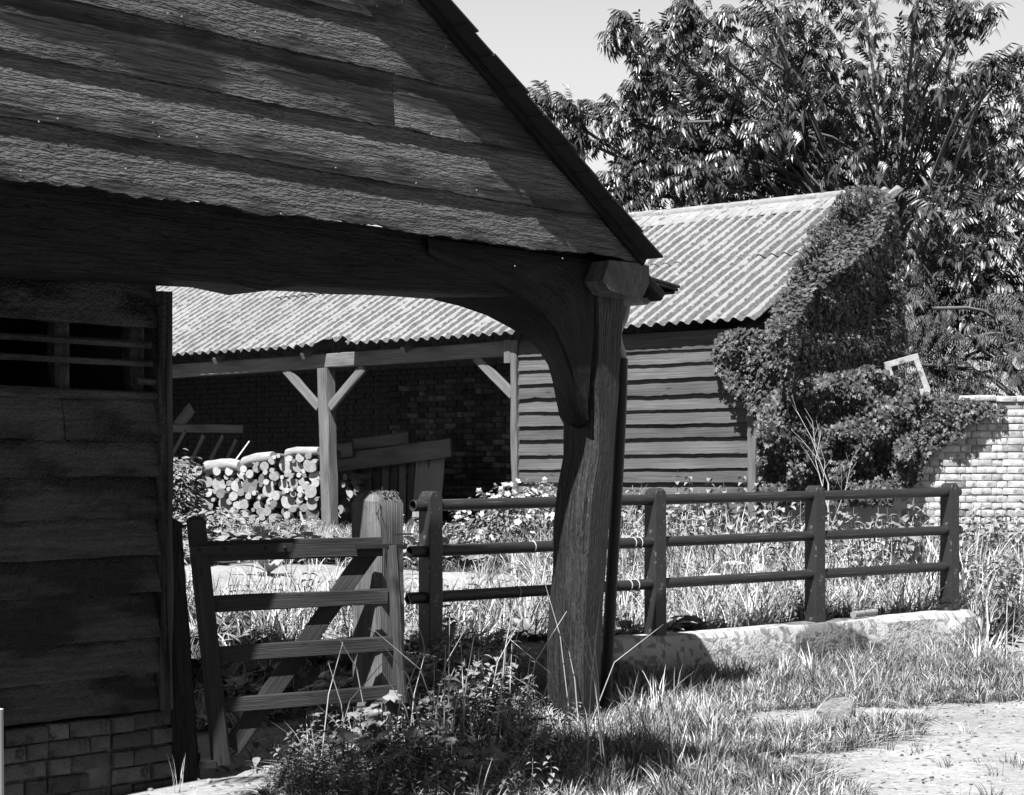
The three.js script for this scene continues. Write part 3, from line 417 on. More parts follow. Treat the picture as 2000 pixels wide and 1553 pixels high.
  { // low hurdle of rails and boards behind the gate post
    const h = S.group('board_hurdle', 'dark hurdle of upright boards and cross rails beside the brick wall', 'hurdle');
    for (let i = 0; i < 9; i++) { const x0 = 700 + i * 17; part('upright_board', timber(S.v(x0, 1058, -1.25), S.v(x0 + 2, 900 - i * 2 + rr(-4, 4), -1.28), 0.125, 0.025, { side: V(1, 0, 0), n: 4, seed: i + 3, j: 0.003 }), i % 2 ? M.shedFrame : M.shedBoard2, h); }
    part('rail', timber(S.v(655, 985, -1.2), S.v(720, 984, -1.2), 0.04, 0.16, { side: V(0, 0, 1), n: 4, seed: 12 }), M.shedFrame, h);
    part('rail', timber(S.v(655, 1046, -1.2), S.v(740, 1036, -1.2), 0.04, 0.1, { side: V(0, 0, 1), n: 4, seed: 13 }), M.shedFrame, h);
  }
  { // rusty corrugated iron offcut
    const P = [], U = [], I = [], a = S.hit(806, 1010, -1.18), n = 6 * 8; for (let j = 0; j <= 3; j++) for (let i = 0; i <= n; i++) { P.push(a[0] + i / n * 0.5, a[1] + j * 0.27, -1.18 + Math.cos(i / 8 * 2 * Math.PI) * 0.012 - j * 0.03); U.push(i / n, j); }
    for (let j = 0; j < 3; j++) for (let i = 0; i < n; i++) { const k = j * (n + 1) + i; I.push(k, k + 1, k + n + 1, k + 1, k + n + 2, k + n + 1); }
    const g = new THREE.BufferGeometry(); g.setAttribute('position', new THREE.Float32BufferAttribute(P, 3)); g.setAttribute('uv', new THREE.Float32BufferAttribute(U, 2)); g.setIndex(I); g.computeVertexNormals();
    S.mesh(single('corrugated_offcut', g, mat(0.17, { roughness: 0.6 }), 'dark corrugated iron offcut standing against the hurdle', 'metal sheet'));
  }
}

// ---------- kerb wall and pipe railing ----------
const K = new Frame(-0.49, 11.8, 0.756, 0.655);
{
  const rings = [], top = (x) => 0.318 + 0.006 * x;
  for (let i = 0; i <= 46; i++) { const x = lerp(-0.35, 5.45, i / 46), f = (k, a) => a * 2 * wig(x * 3.3, k * 4.1, 61); rings.push([V(x, -0.35, -0.3), V(x, -0.35, 0.0 + f(0, 0.02)), V(x, 0.0, 0.0 + f(1, 0.025)), V(x, 0.16, f(2, 0.025)), V(x, top(x) - 0.04 + f(3, 0.012), f(4, 0.022)), V(x, top(x) - 0.006 + f(6, 0.008), -0.03 + f(5, 0.02)), V(x, top(x) + f(7, 0.006), -0.1), V(x, top(x) + f(8, 0.006), -0.26), V(x, top(x) - 0.03, -0.3)]); }
  const g = loft(rings, { crease: 0.7 }), p = g.attributes.position, uv = g.attributes.uv; for (let i = 0; i < p.count; i++) uv.setXY(i, p.getX(i), p.getY(i) + p.getZ(i));
  K.mesh(single('kerb_wall', g, M.concrete, 'low rough concrete kerb wall carrying the pipe railing', 'wall'));
  const rail = K.group('pipe_railing', 'dark pipe railing of four round-topped posts and three pipes on the kerb wall', 'railing');
  const spots = [[841, 956, 1282], [1280, 950, 1242], [1592, 945, 1214], [1855, 940, 1192]];
  for (const [px, t, b] of spots) {
    const x = K.hit(px, t, -0.14)[0], y1 = K.hit(px, t + 4, -0.14)[1], y0 = top(x) - 0.05, w = 0.048, s = new THREE.Shape();
    s.moveTo(-w, y0); s.lineTo(w, y0); s.lineTo(w * 0.92, y1 - w); s.absarc(0, y1 - w, w * 0.92, 0, Math.PI, false); s.lineTo(-w, y0);
    const g2 = new THREE.ExtrudeGeometry(s, { depth: 0.1, bevelEnabled: true, bevelSize: 0.006, bevelThickness: 0.006, bevelSegments: 2, curveSegments: 14 }); g2.translate(x, 0, -0.19); part('post', g2, M.rail, rail);
  }
  for (const [x0, y0, x1, y1, n] of [[806, 988, 1872, 961, 0], [800, 1078, 1874, 1035, 1], [797, 1169, 1872, 1105, 2]]) {
    const a = K.v(x0, y0, -0.14), b = K.v(x1, y1, -0.14), L = a.distanceTo(b), r = 0.036, pts = [[r - 0.008, 0], [r - 0.002, 0], [r, 0.003], [r, L * 0.25], [r, L * 0.5], [r, L * 0.75], [r, L], [r - 0.008, L], [r - 0.008, L - 0.3]].map(([x, y]) => new THREE.Vector2(x, y));
    const pts2 = [new THREE.Vector2(r - 0.008, 0.6), ...pts]; const g2 = new THREE.LatheGeometry(pts2, 18); g2.applyQuaternion(new THREE.Quaternion().setFromUnitVectors(V(0, 1, 0), b.clone().sub(a).normalize())); g2.translate(a.x, a.y, a.z);
    const pipe = part('pipe', g2, M.rail, rail);
    const ties = [[846], [1040, 1236, 1248], [1010, 1242, 1228]][n];
    for (const px of ties) { const t = (px - x0) / (x1 - x0), c = K.v(px, lerp(y0, y1, t), -0.14), tg = new THREE.TorusGeometry(r + 0.001, 0.004, 5, 16); tg.applyQuaternion(new THREE.Quaternion().setFromUnitVectors(V(0, 0, 1), b.clone().sub(a).normalize())); tg.translate(c.x, c.y, c.z); part('clip', tg, mat(0.35), pipe); }
  }
  const sc = K.v(1690, 1196, -0.1); K.mesh(single('broken_pipe', (() => { const g2 = rod(V(sc.x - 0.14, top(sc.x) + 0.03, -0.1), V(sc.x + 0.2, top(sc.x) + 0.035, -0.16), 0.026, 0.022, 10); return g2; })(), mat(0.4, { map: rep(T.stoneMap, 2, 2) }), 'short pale broken stick lying on the kerb wall near the right post', 'stick'));
}
// ---------- gate ----------
const G = new Frame(-1.458, 9.4, 0.89, 0.3);
{
  const gate = G.group('field_gate', 'dark sagging four-rail timber gate with diagonal brace, hung by the barn wall', 'gate');
  const railAt = (l0, l1, r0, r1, xl, xr, m, z, name = 'rail') => { const a = G.v(xl, (l0 + l1) / 2, z), b = G.v(xr, (r0 + r1) / 2, z); const h = G.hit(xl, l0, z)[1] - G.hit(xl, l1, z)[1]; return part(name, timber(a, b, 0.032, h, { side: V(0, 0, 1), n: 12, seed: l0, j: 0.003, ch: 0.005, taper: 0.97 }), m, gate); };
  const tr = railAt(1058, 1098, 1050, 1084, 396, 746, M.gate, 0.0, 'top_rail');
  railAt(1164, 1196, 1149, 1180, 405, 756, M.gate, 0); railAt(1263, 1295, 1242, 1273, 414, 766, M.gate, 0); railAt(1364, 1394, 1336, 1367, 424, 772, M.gate, 0);
  part('diagonal_brace', timber(G.v(722, 1075, -0.045), G.v(452, 1462, -0.045), 0.03, 0.095, { side: V(0, 0, 1), n: 10, seed: 5, j: 0.003, ch: 0.004 }), M.gate, gate);
  // hanging stile with a rounded head
  const st = [], a = G.v(383, 1016, 0), b = G.v(432, 1492, 0);
  for (let i = 0; i <= 10; i++) { const c = b.clone().lerp(a, i / 10), w = 0.04, d = 0.05; const f = (k) => 0.003 * wig(i, k, 9); st.push([[-w + 0.01, -d], [w - 0.01, -d], [w, -d + 0.01], [w, d - 0.01], [w - 0.01, d], [-w + 0.01, d], [-w, d - 0.01], [-w, -d + 0.01]].map(([x, z], k) => V(c.x + x + f(k), c.y, z + f(k + 9)))); }
  for (const [k, dy] of [[0.8, 0.012], [0.35, 0.02]]) st.push(st[10].map((p) => V(a.x + (p.x - a.x) * k, a.y + dy, p.z * k)));
  part('hanging_stile', loft(st, { crease: 0.6 }), M.gate, gate);
  part('closing_stile', timber(G.v(784, 1372, 0.0), G.v(764, 1064, 0.0), 0.05, 0.075, { side: V(1, 0, 0), n: 12, seed: 8, j: 0.006 }), M.grey2, gate);
  const strap = (x0, y0, x1, y1, h, z, nm) => part(nm, timber(G.v(x0, y0, z), G.v(x1, y1, z), 0.008, h, { side: V(0, 0, 1), n: 3, seed: 3, j: 0.0005, ch: 0.001 }), M.iron, gate);
  const s1 = strap(372, 1076, 572, 1069, 0.042, 0.062, 'strap_hinge');
  for (const x of [390, 438, 520, 556]) { const p = G.v(x, lerp(1076, 1069, (x - 372) / 200), 0.068), g2 = new THREE.SphereGeometry(0.009, 8, 6); g2.translate(p.x, p.y, p.z); part('bolt', g2, M.iron, s1); }
  strap(694, 1068, 786, 1066, 0.022, 0.03, 'latch_bar'); strap(768, 1044, 806, 1043, 0.008, 0.03, 'latch_catch');
  part('hinge_pin', rod(G.v(386, 1470, -0.02), G.v(386, 1506, -0.02), 0.014), M.iron, gate);
  part('lower_strap', timber(G.v(384, 1492, 0.0), G.v(418, 1490, 0.0), 0.115, 0.035, { side: V(0, 0, 1), n: 2, seed: 3, j: 0.0005, ch: 0.001 }), M.iron, gate);
  // the leaning post it hangs from
  const hp = [], c0 = G.v(362, 1560, -0.02), c1 = G.v(322, 1020, -0.02);
  for (let i = 0; i <= 8; i++) { const c = c0.clone().lerp(c1, i / 8), w = 0.07, f = (k) => 0.004 * wig(i, k, 19); hp.push([[-w + 0.012, -w], [w - 0.012, -w], [w, -w + 0.012], [w, w - 0.012], [w - 0.012, w], [-w + 0.012, w], [-w, w - 0.012], [-w, -w + 0.012]].map(([x, z], k) => V(c.x + x + f(k), c.y, -0.02 + z + f(k + 9)))); }
  hp.push(hp[8].map((p) => V(c1.x + (p.x - c1.x) * 0.5, c1.y + 0.02, -0.02 + (p.z + 0.02) * 0.5)));
  G.mesh(single('hinge_post', loft(hp, { crease: 0.6 }), M.oak, 'black leaning hinge post squeezed between barn wall and gate', 'post'));
}
{ // weathered gate post with moss on its crumbling head
  const P = new Frame(-0.671, 9.92, 0.649, 0.761), rings = [], n = 12;
  for (let i = 0; i <= n; i++) { const y = lerp(-0.15, 1.27, i / n), w = 0.1, f = (k) => 0.009 * 2 * wig(y * 3, k * 1.7, 29), o = []; for (const [x, z] of [[-w, -w + 0.02], [-w, 0], [-w, w - 0.02], [-w + 0.02, w], [0, w], [w - 0.02, w], [w, w - 0.02], [w, 0], [w, -w + 0.02], [w - 0.02, -w], [0, -w], [-w + 0.02, -w]]) o.push(V(x + f(o.length) - y * 0.012, y + (i === n ? 0.03 * wig(x * 20, z * 20, 3) : 0), z + f(o.length + 30))); rings.push(o); }
  for (const [k, dy] of [[0.75, 0.04], [0.3, 0.055]]) rings.push(rings[n].map((p) => V(p.x * k, 1.27 + dy + 0.02 * wig(p.x * 30, p.z * 30, 4), p.z * k)));
  const post = P.group('gate_post', 'stout weathered grey gate post with mossy crumbling head', 'post');
  part('post_shaft', loft(rings, { crease: 0.7 }), M.grey, post);
  const blades = []; for (let i = 0; i < 260; i++) { const a = rr(-0.09, 0.06), b = rr(-0.09, 0.1), l = rr(0.01, 0.035), edge = R0() < 0.45; const p = edge ? V(rr(-0.105, -0.095), 1.27 - rr(0, 0.11) * R0(), b) : V(a, 1.3 + 0.01, b); blades.push(rod(p, V(p.x + rr(-0.02, 0.012), p.y + (edge ? -l : l * 0.6), p.z + rr(-0.02, 0.02)), 0.0035, 0.001, 3)); }
  part('moss', mergeGeometries(blades), mat(0.07), post, 'stuff');
  const bg = new THREE.SphereGeometry(0.016, 8, 6); bg.translate(0.1, 1.2, 0.02); part('bolt', bg, mat(0.25), post);
}
// ---------- brick garden wall on the right ----------
const Q = new Frame(3.3, 20.6, 1, 0.16);
{
  const X0 = -0.4, X1 = 5.2, TOP = 2.19, w = Q.group('garden_wall', 'pale sunlit brick garden wall running out of the right edge', 'wall');
  const core = part('wall_core', box(X0, X1, 0, TOP, -0.22, -0.012), mat(0.75, { map: T.paleMap }), w), bm = [0.85, 1, 0.75, 0.92, 0.55].map((g, i) => mat(g, { map: rep(T.paleMap, 2.3, 2.3, i * 0.23, i * 0.41), bumpMap: rep(T.soilBump, 3, 3, i * 0.3, 0), bumpScale: 0.01 })), Gq = [0.222, 0.222, 0.106, 0.106].map((b, i) => [b, brickGeo(b, 0.065, 0.09, i + 40)]);
  let n = 0; for (let c = 0; c < 19; c++) { let x = 0.9 - (c % 2) * 0.06 - (c > 13 ? 0 : 0), i = c; const y = TOP - 0.04 - c * 0.0762; while (x < 3.05 && n < 295) { const [b, g] = Gq[(i++ % 2) * 2 + Math.floor(R0() * 2)], o = part('brick', g, bm[Math.floor(R0() * 5)], core); o.position.set(x + b / 2, y + rr(-0.003, 0.003), -0.035 + rr(-0.008, 0.006)); x += b + 0.011; n++; } }
  for (let x = 0.6; x < 3.3; x += 0.23) { const o = part('coping_brick', brickGeo(0.222, 0.06, 0.26, 50 + Math.round(x * 3)), bm[Math.floor(R0() * 3)], w); o.position.set(x, TOP + 0.035 + rr(-0.006, 0.006), -0.1); o.rotation.y = rr(-0.02, 0.02); }
}
{ // white window frame left on the ivy
  const f = Q.group('window_frame', 'white-painted empty window frame tilted in the ivy on the wall', 'frame'), m = mat(0.6, { map: rep(T.stoneMap, 1.5, 1.5), roughness: 0.6 });
  const p = (x, y) => Q.v(x, y, -0.28), bar = (a, b) => part('bar', timber(p(...a), p(...b), 0.035, 0.065, { side: V(0, 0, 1), n: 2, ch: 0.004, j: 0.001, seed: a[0] }), m, f);
  bar([1728, 714], [1793, 696]); bar([1787, 697], [1812, 764]); bar([1733, 716], [1756, 780]); bar([1756, 779], [1815, 762]);
}

// ---------- vegetation ----------
const UPV = V(0, 1, 0);
function strip(pts, widths, side, fold = 0) { // leaf or blade: a ribbon along pts, optionally folded at the midrib
  const P = [], N = pts.length;
  for (let i = 0; i + 1 < N; i++) {
    const f = (k, s) => pts[k].clone().addScaledVector(side, s * widths[k]).add(V(0, fold * widths[k] * Math.abs(s), 0));
    const a = f(i, -1), b = f(i, 0), c = f(i, 1), d = f(i + 1, -1), e = f(i + 1, 0), g = f(i + 1, 1);
    const q = fold ? [[a, b, e], [a, e, d], [b, c, g], [b, g, e]] : [[a, c, g], [a, g, d]];
    for (const t of q) { if (t[0].distanceToSquared(t[1]) < 1e-12 || t[1].distanceToSquared(t[2]) < 1e-12 || t[0].distanceToSquared(t[2]) < 1e-12) continue; for (const p of t) P.push(p.x, p.y, p.z); }
  }
  const g = new THREE.BufferGeometry(); g.setAttribute('position', new THREE.Float32BufferAttribute(P, 3)); g.computeVertexNormals(); return g;
}
const bare2 = (g) => { const h = g.index ? g.toNonIndexed() : g; h.deleteAttribute('uv'); return h; };
const merge = (l) => mergeGeometries(l.map(bare2));
function leaf(base, dir, len, wid, droop = 0.3, fold = 0.35, n = 4) {
  const pts = [], w = [], d = dir.clone().normalize(), side = d.clone().cross(UPV).normalize(); if (side.lengthSq() < 0.1) side.set(1, 0, 0);
  for (let i = 0; i <= n; i++) { const t = i / n; pts.push(base.clone().addScaledVector(d, len * t).add(V(0, -droop * len * t * t, 0))); w.push(i === 0 ? wid * 0.12 : i === n ? 0 : wid * Math.sin(Math.PI * Math.pow(t, 0.8)) * 0.5); }
  return strip(pts, w, side, fold);
}
function blade(x, z, h, lean, az, wid, R) {
  const pts = [], w = [], n = 4, d = V(Math.cos(az), 0, Math.sin(az)), s = V(-Math.sin(az + R() - 0.5), 0, Math.cos(az));
  for (let i = 0; i <= n; i++) { const t = i / n; pts.push(V(x, 0, z).addScaledVector(d, lean * h * t * t).add(V(0, h * t * (1 - 0.28 * lean * t), 0))); w.push(wid * (i === n ? 0 : 1 - 0.65 * t) / 2); }
  return strip(pts, w, s);
}
function tuft(n, h, r, lean, wid, seed) { const R = rngOf(seed), l = []; for (let i = 0; i < n; i++) { const a = R() * 6.283, q = Math.sqrt(R()) * r; l.push(blade(Math.cos(a) * q, Math.sin(a) * q, h * (0.45 + 0.6 * R()), lean * (0.2 + R() * 1.1), a + (R() - 0.5) * 2, wid * (0.6 + 0.7 * R()), R)); } return merge(l); }
function lobed(base, nrm, tip, size) { // ivy or maple-like leaf: five lobes, slightly dished
  const y = tip.clone().normalize(), z = nrm.clone().sub(y.clone().multiplyScalar(nrm.dot(y))).normalize(), x = y.clone().cross(z), o = [[0, 0.06], [-0.28, -0.12], [-0.48, 0.2], [-0.24, 0.36], [-0.3, 0.68], [-0.1, 0.6], [0, 1], [0.1, 0.6], [0.3, 0.68], [0.24, 0.36], [0.48, 0.2], [0.28, -0.12]], P = [];
  const at = ([a, b]) => base.clone().addScaledVector(x, a * size).addScaledVector(y, b * size).addScaledVector(z, -0.35 * size * (a * a * 1.5 + 0.25 * b * b)), c = at([0, 0.34]);
  for (let i = 0; i < o.length; i++) for (const p of [c, at(o[(i + 1) % o.length]), at(o[i])]) P.push(p.x, p.y, p.z);
  const g = new THREE.BufferGeometry(); g.setAttribute('position', new THREE.Float32BufferAttribute(P, 3)); g.computeVertexNormals(); return g;
}
const foliage = (g, o = {}) => mat(g, { roughness: 0.5, specularIntensity: 0.6, ...o });
const white = foliage(1);
function copies(name, geo, m, list, parent = scene) { // list: [position, quaternion, scale (number or vector), tone]
  const o = new THREE.InstancedMesh(geo, m, list.length), X = new THREE.Matrix4(), s = V(1, 1, 1), c = new THREE.Color();
  list.forEach(([p, q, k, t], i) => { typeof k === 'number' ? s.setScalar(k) : s.copy(k); o.setMatrixAt(i, X.compose(p, q, s)); o.setColorAt(i, c.setRGB(t, t, t)); });
  o.name = parent === scene ? numbered(name) : name; o.castShadow = o.receiveShadow = true; o.userData.kind = 'stuff'; parent.add(o); return o;
}
const spin = (R, tilt = 0.15) => new THREE.Quaternion().setFromEuler(new THREE.Euler((R() - 0.5) * 2 * tilt, R() * 6.283, (R() - 0.5) * 2 * tilt));
const basis = (x, y) => { const X = x.clone().normalize(), Z = X.clone().cross(y).normalize(), Y = Z.clone().cross(X); return new THREE.Quaternion().setFromRotationMatrix(new THREE.Matrix4().makeBasis(X, Y, Z)); };
function rayPlane(px, py, P, N) { const d = V((px - 1000) / F, (930 - py) / F, -1), o = V(0, EYE, 0), k = P.clone().sub(o).dot(N) / d.dot(N); return o.addScaledVector(d, k); }

// ---- grasses ----
const grassM = foliage(1, { roughness: 0.6 });
{
  const R = rngOf(11);
  const shortT = [1, 2, 3].map((k) => tuft(14, 0.1, 0.05, 0.8, 0.007, k)), midT = [4, 5, 6].map((k) => tuft(13, 0.25, 0.06, 0.95, 0.0105, k)), longT = [7, 8, 9].map((k) => tuft(9, 0.5, 0.05, 0.7, 0.011, k));
  const lists = {}; const put = (kind, v, X, D, k, t) => (lists[kind + v] ??= []).push([V(X, hgt(X, D) - 0.01, -D), spin(R), k, t]);
  const tone = (d = 0) => 0.05 + 0.24 * R() * R() + (R() < 0.24 ? 0.2 : 0) + d;
  // turf in front of the wall
  for (let i = 0; i < 26000; i++) {
    const X = lerp(-1.5, 5.6, R()), D = lerp(7.6, 15.4, R()), w = wallW(X, D);
    if (w > 0.0 || bare(X, D) && R() > 0.012) continue;
    const e = bare(X + 0.16, D - 0.12) || bare(X - 0.1, D - 0.2) || bare(X, D), lush = sm(-w, 1.6, 0.1), post = X < 0.05 || X > 0.62 ? sm(Math.hypot(X - 0.1, (D - 10.3) * 0.6), 1.25, 0.35) : -0.8;
    const r = R(), v = Math.floor(R() * 3);
    if (e) put('s', v, X, D, 0.5 + 0.6 * R(), tone()); else if (r < 0.3 - 0.25 * post) put('s', v, X, D, 0.9 + 0.7 * R(), tone()); else if (r < 0.93 - 0.25 * post) put('m', v, X, D, (0.35 + 0.35 * R()) * (0.75 + 0.55 * lush + 0.35 * post), tone()); else if (post > -0.5 && R() < 0.18 + 0.5 * post + 0.3 * lush) put('l', v, X, D, 0.45 + 0.4 * R(), tone(0.04));
  }
  const weed = [21, 22, 23].map((s) => { const Q2 = rngOf(s), l = []; const H = 0.45; l.push(rod(V(0, 0, 0), V(0.02, H, 0), 0.004, 0.002, 4)); for (let i = 0; i < 9; i++) { const y = H * (0.12 + 0.88 * i / 9), a = i * 2.4 + Q2(); for (const s2 of [0, Math.PI]) l.push(leaf(V(0, y, 0), V(Math.cos(a + s2), 0.35, Math.sin(a + s2)), 0.11 * (1.15 - 0.6 * i / 9), 0.045, 0.5)); } return merge(l); });
  const dockL = [31, 32].map((s) => { const Q2 = rngOf(s), l = []; for (let i = 0; i < 9; i++) { const a = i * 2.4; l.push(leaf(V(0, 0.02, 0), V(Math.cos(a), 0.5 + Q2() * 0.9, Math.sin(a)), 0.2 + Q2() * 0.16, 0.08, 0.45, 0.2, 5)); } return merge(l); });
  for (let i = 0; i < 2200; i++) { const X = lerp(-1.35, 0.6, R()), D = lerp(8, 12.6, R()); if (wallW(X, D) > 0 || bare(X, D) || X > 0.3 && R() < 0.8) continue; const tall = sm(D, 9.2, 10.2) * sm(X, -1.0, -0.5) * sm(-X, -0.15, 0.05); if (X > 0.1 && R() < 0.85) continue; put(R() < 0.85 ? 'w' : 'd', Math.floor(R() * 2), X, D, (0.2 + 0.36 * R()) * (1 + 0.9 * tall), 0.05 + 0.13 * R()); }
  for (let i = 0; i < 6500; i++) { const X = lerp(-1.4, 5.6, R()), D = lerp(7.8, 15.2, R()); if (wallW(X, D) > 0 || bare(X, D) && R() > 0.012) continue; put('t', 0, X, D, 0.6 + 0.9 * R(), 0.08 + 0.2 * R()); }
  const turfG = [];
  for (const [k, geo] of [['s', shortT], ['m', midT], ['l', longT], ['w', weed], ['d', dockL], ['t', [tuft(16, 0.075, 0.1, 3.2, 0.009, 15)]]]) geo.forEach((g, v) => lists[k + v] && turfG.push([g, lists[k + v]]));
  const g1 = new THREE.Group(); g1.name = 'turf_grass'; scene.add(g1); tag(g1, 'tufty grass in front of the kerb wall and round the barn post', 'grass', null, 'stuff'); turfG.forEach(([g, l]) => copies('grass_tufts', g, grassM, l, g1));
  // meadow behind the railing, yard weeds behind the gate
  const L2 = {}; const put2 = (kind, v, X, D, k, t) => (L2[kind + v] ??= []).push([V(X, hgt(X, D) - 0.01, -D), spin(R), k, t]);
  for (let i = 0; i < 22000; i++) {
    const X = lerp(-3.4, 9, R()), D = lerp(10.6, 25.5, R()), w = wallW(X, D), l = wallL(X, D);
    if (l > 5.3 ? w < -1.2 : l > -0.35 ? w < 0.34 : D < 10.9 - X * 0.1) continue;
    const zs = (X - S.o[0]) * S.n[0] + (D - S.o[1]) * S.n[1], zq = (X - Q.o[0]) * Q.n[0] + (D - Q.o[1]) * Q.n[1], xs = (X - S.o[0]) * S.a[0] + (D - S.o[1]) * S.a[1];
    if (xs < 3.7 && zs < 0.1 || X > 2.6 && zq < 0.12) continue;
    const b = bare(X, D); if (b && R() > 0.02) continue;
    const v = Math.floor(R() * 3), r = R(), near = sm(zs, 2.6, 0.2), gatey = l < -0.2 ? 1 : 0, far = sm(l, 4.6, 6.5);
    const big = (0.65 + 0.5 * vn(X * 1.1, D * 1.1, 9)) * (gatey ? 0.62 : 1) * (X < 0 && D > 18.5 ? 0.4 : 1) * (1 + 0.5 * far);
    if (r < 0.55) put2('m', v, X, D, (1.0 + 0.8 * R()) * big, tone(0.09)); else if (r < 0.82) put2('l', v, X, D, (0.7 + 0.5 * R()) * big * (gatey ? 0.5 : 1), tone(0.13)); else if (r < 0.88 + 0.06 * near + 0.05 * far) { put2('w', v, X, D, (0.45 + 0.6 * R()) * big * (1 + 0.25 * far), 0.1 + 0.14 * R()); } else put2('d', v % 2, X, D, (0.7 + 0.5 * R()) * (gatey ? 0.9 : 1.1), 0.09 + 0.13 * R());
  }
  const g2 = new THREE.Group(); g2.name = 'meadow_weeds'; scene.add(g2); tag(g2, 'rank sunlit grass and weeds filling the ground behind the railing', 'weeds', null, 'stuff');
  for (const [k, geo] of [['m', midT], ['l', longT], ['w', weed], ['d', dockL]]) geo.forEach((g, v) => L2[k + v] && copies('weed_tufts', g, white, L2[k + v], g2));
  // dead straw stalks
  const st = []; for (let i = 0; i < 130; i++) { let X, D; if (i < 80) { X = lerp(0.2, 6, R()); D = lerp(13, 18, R()); if (wallW(X, D) < 0.4) continue; } else { X = lerp(-0.9, 0.5, R()); D = lerp(8.8, 11, R()); if (bare(X, D)) continue; } const a = R() * 6.283, h = 0.35 + 0.5 * R(), ln = 0.15 + 0.7 * R() * R(), p = V(X, hgt(X, D), -D), m = p.clone().add(V(Math.cos(a) * ln * h * 0.4, h * 0.6, Math.sin(a) * ln * h * 0.4)), e = p.clone().add(V(Math.cos(a) * ln * h, h * (1 - 0.2 * ln), Math.sin(a) * ln * h)); st.push(rod(p, m, 0.0035, 0.003, 4), rod(m, e, 0.003, 0.0015, 4)); }
  single('dry_stalks', merge(st), mat(0.3), 'scattered thin dead straw stalks among the grass', 'stalks', null, 'stuff');
}
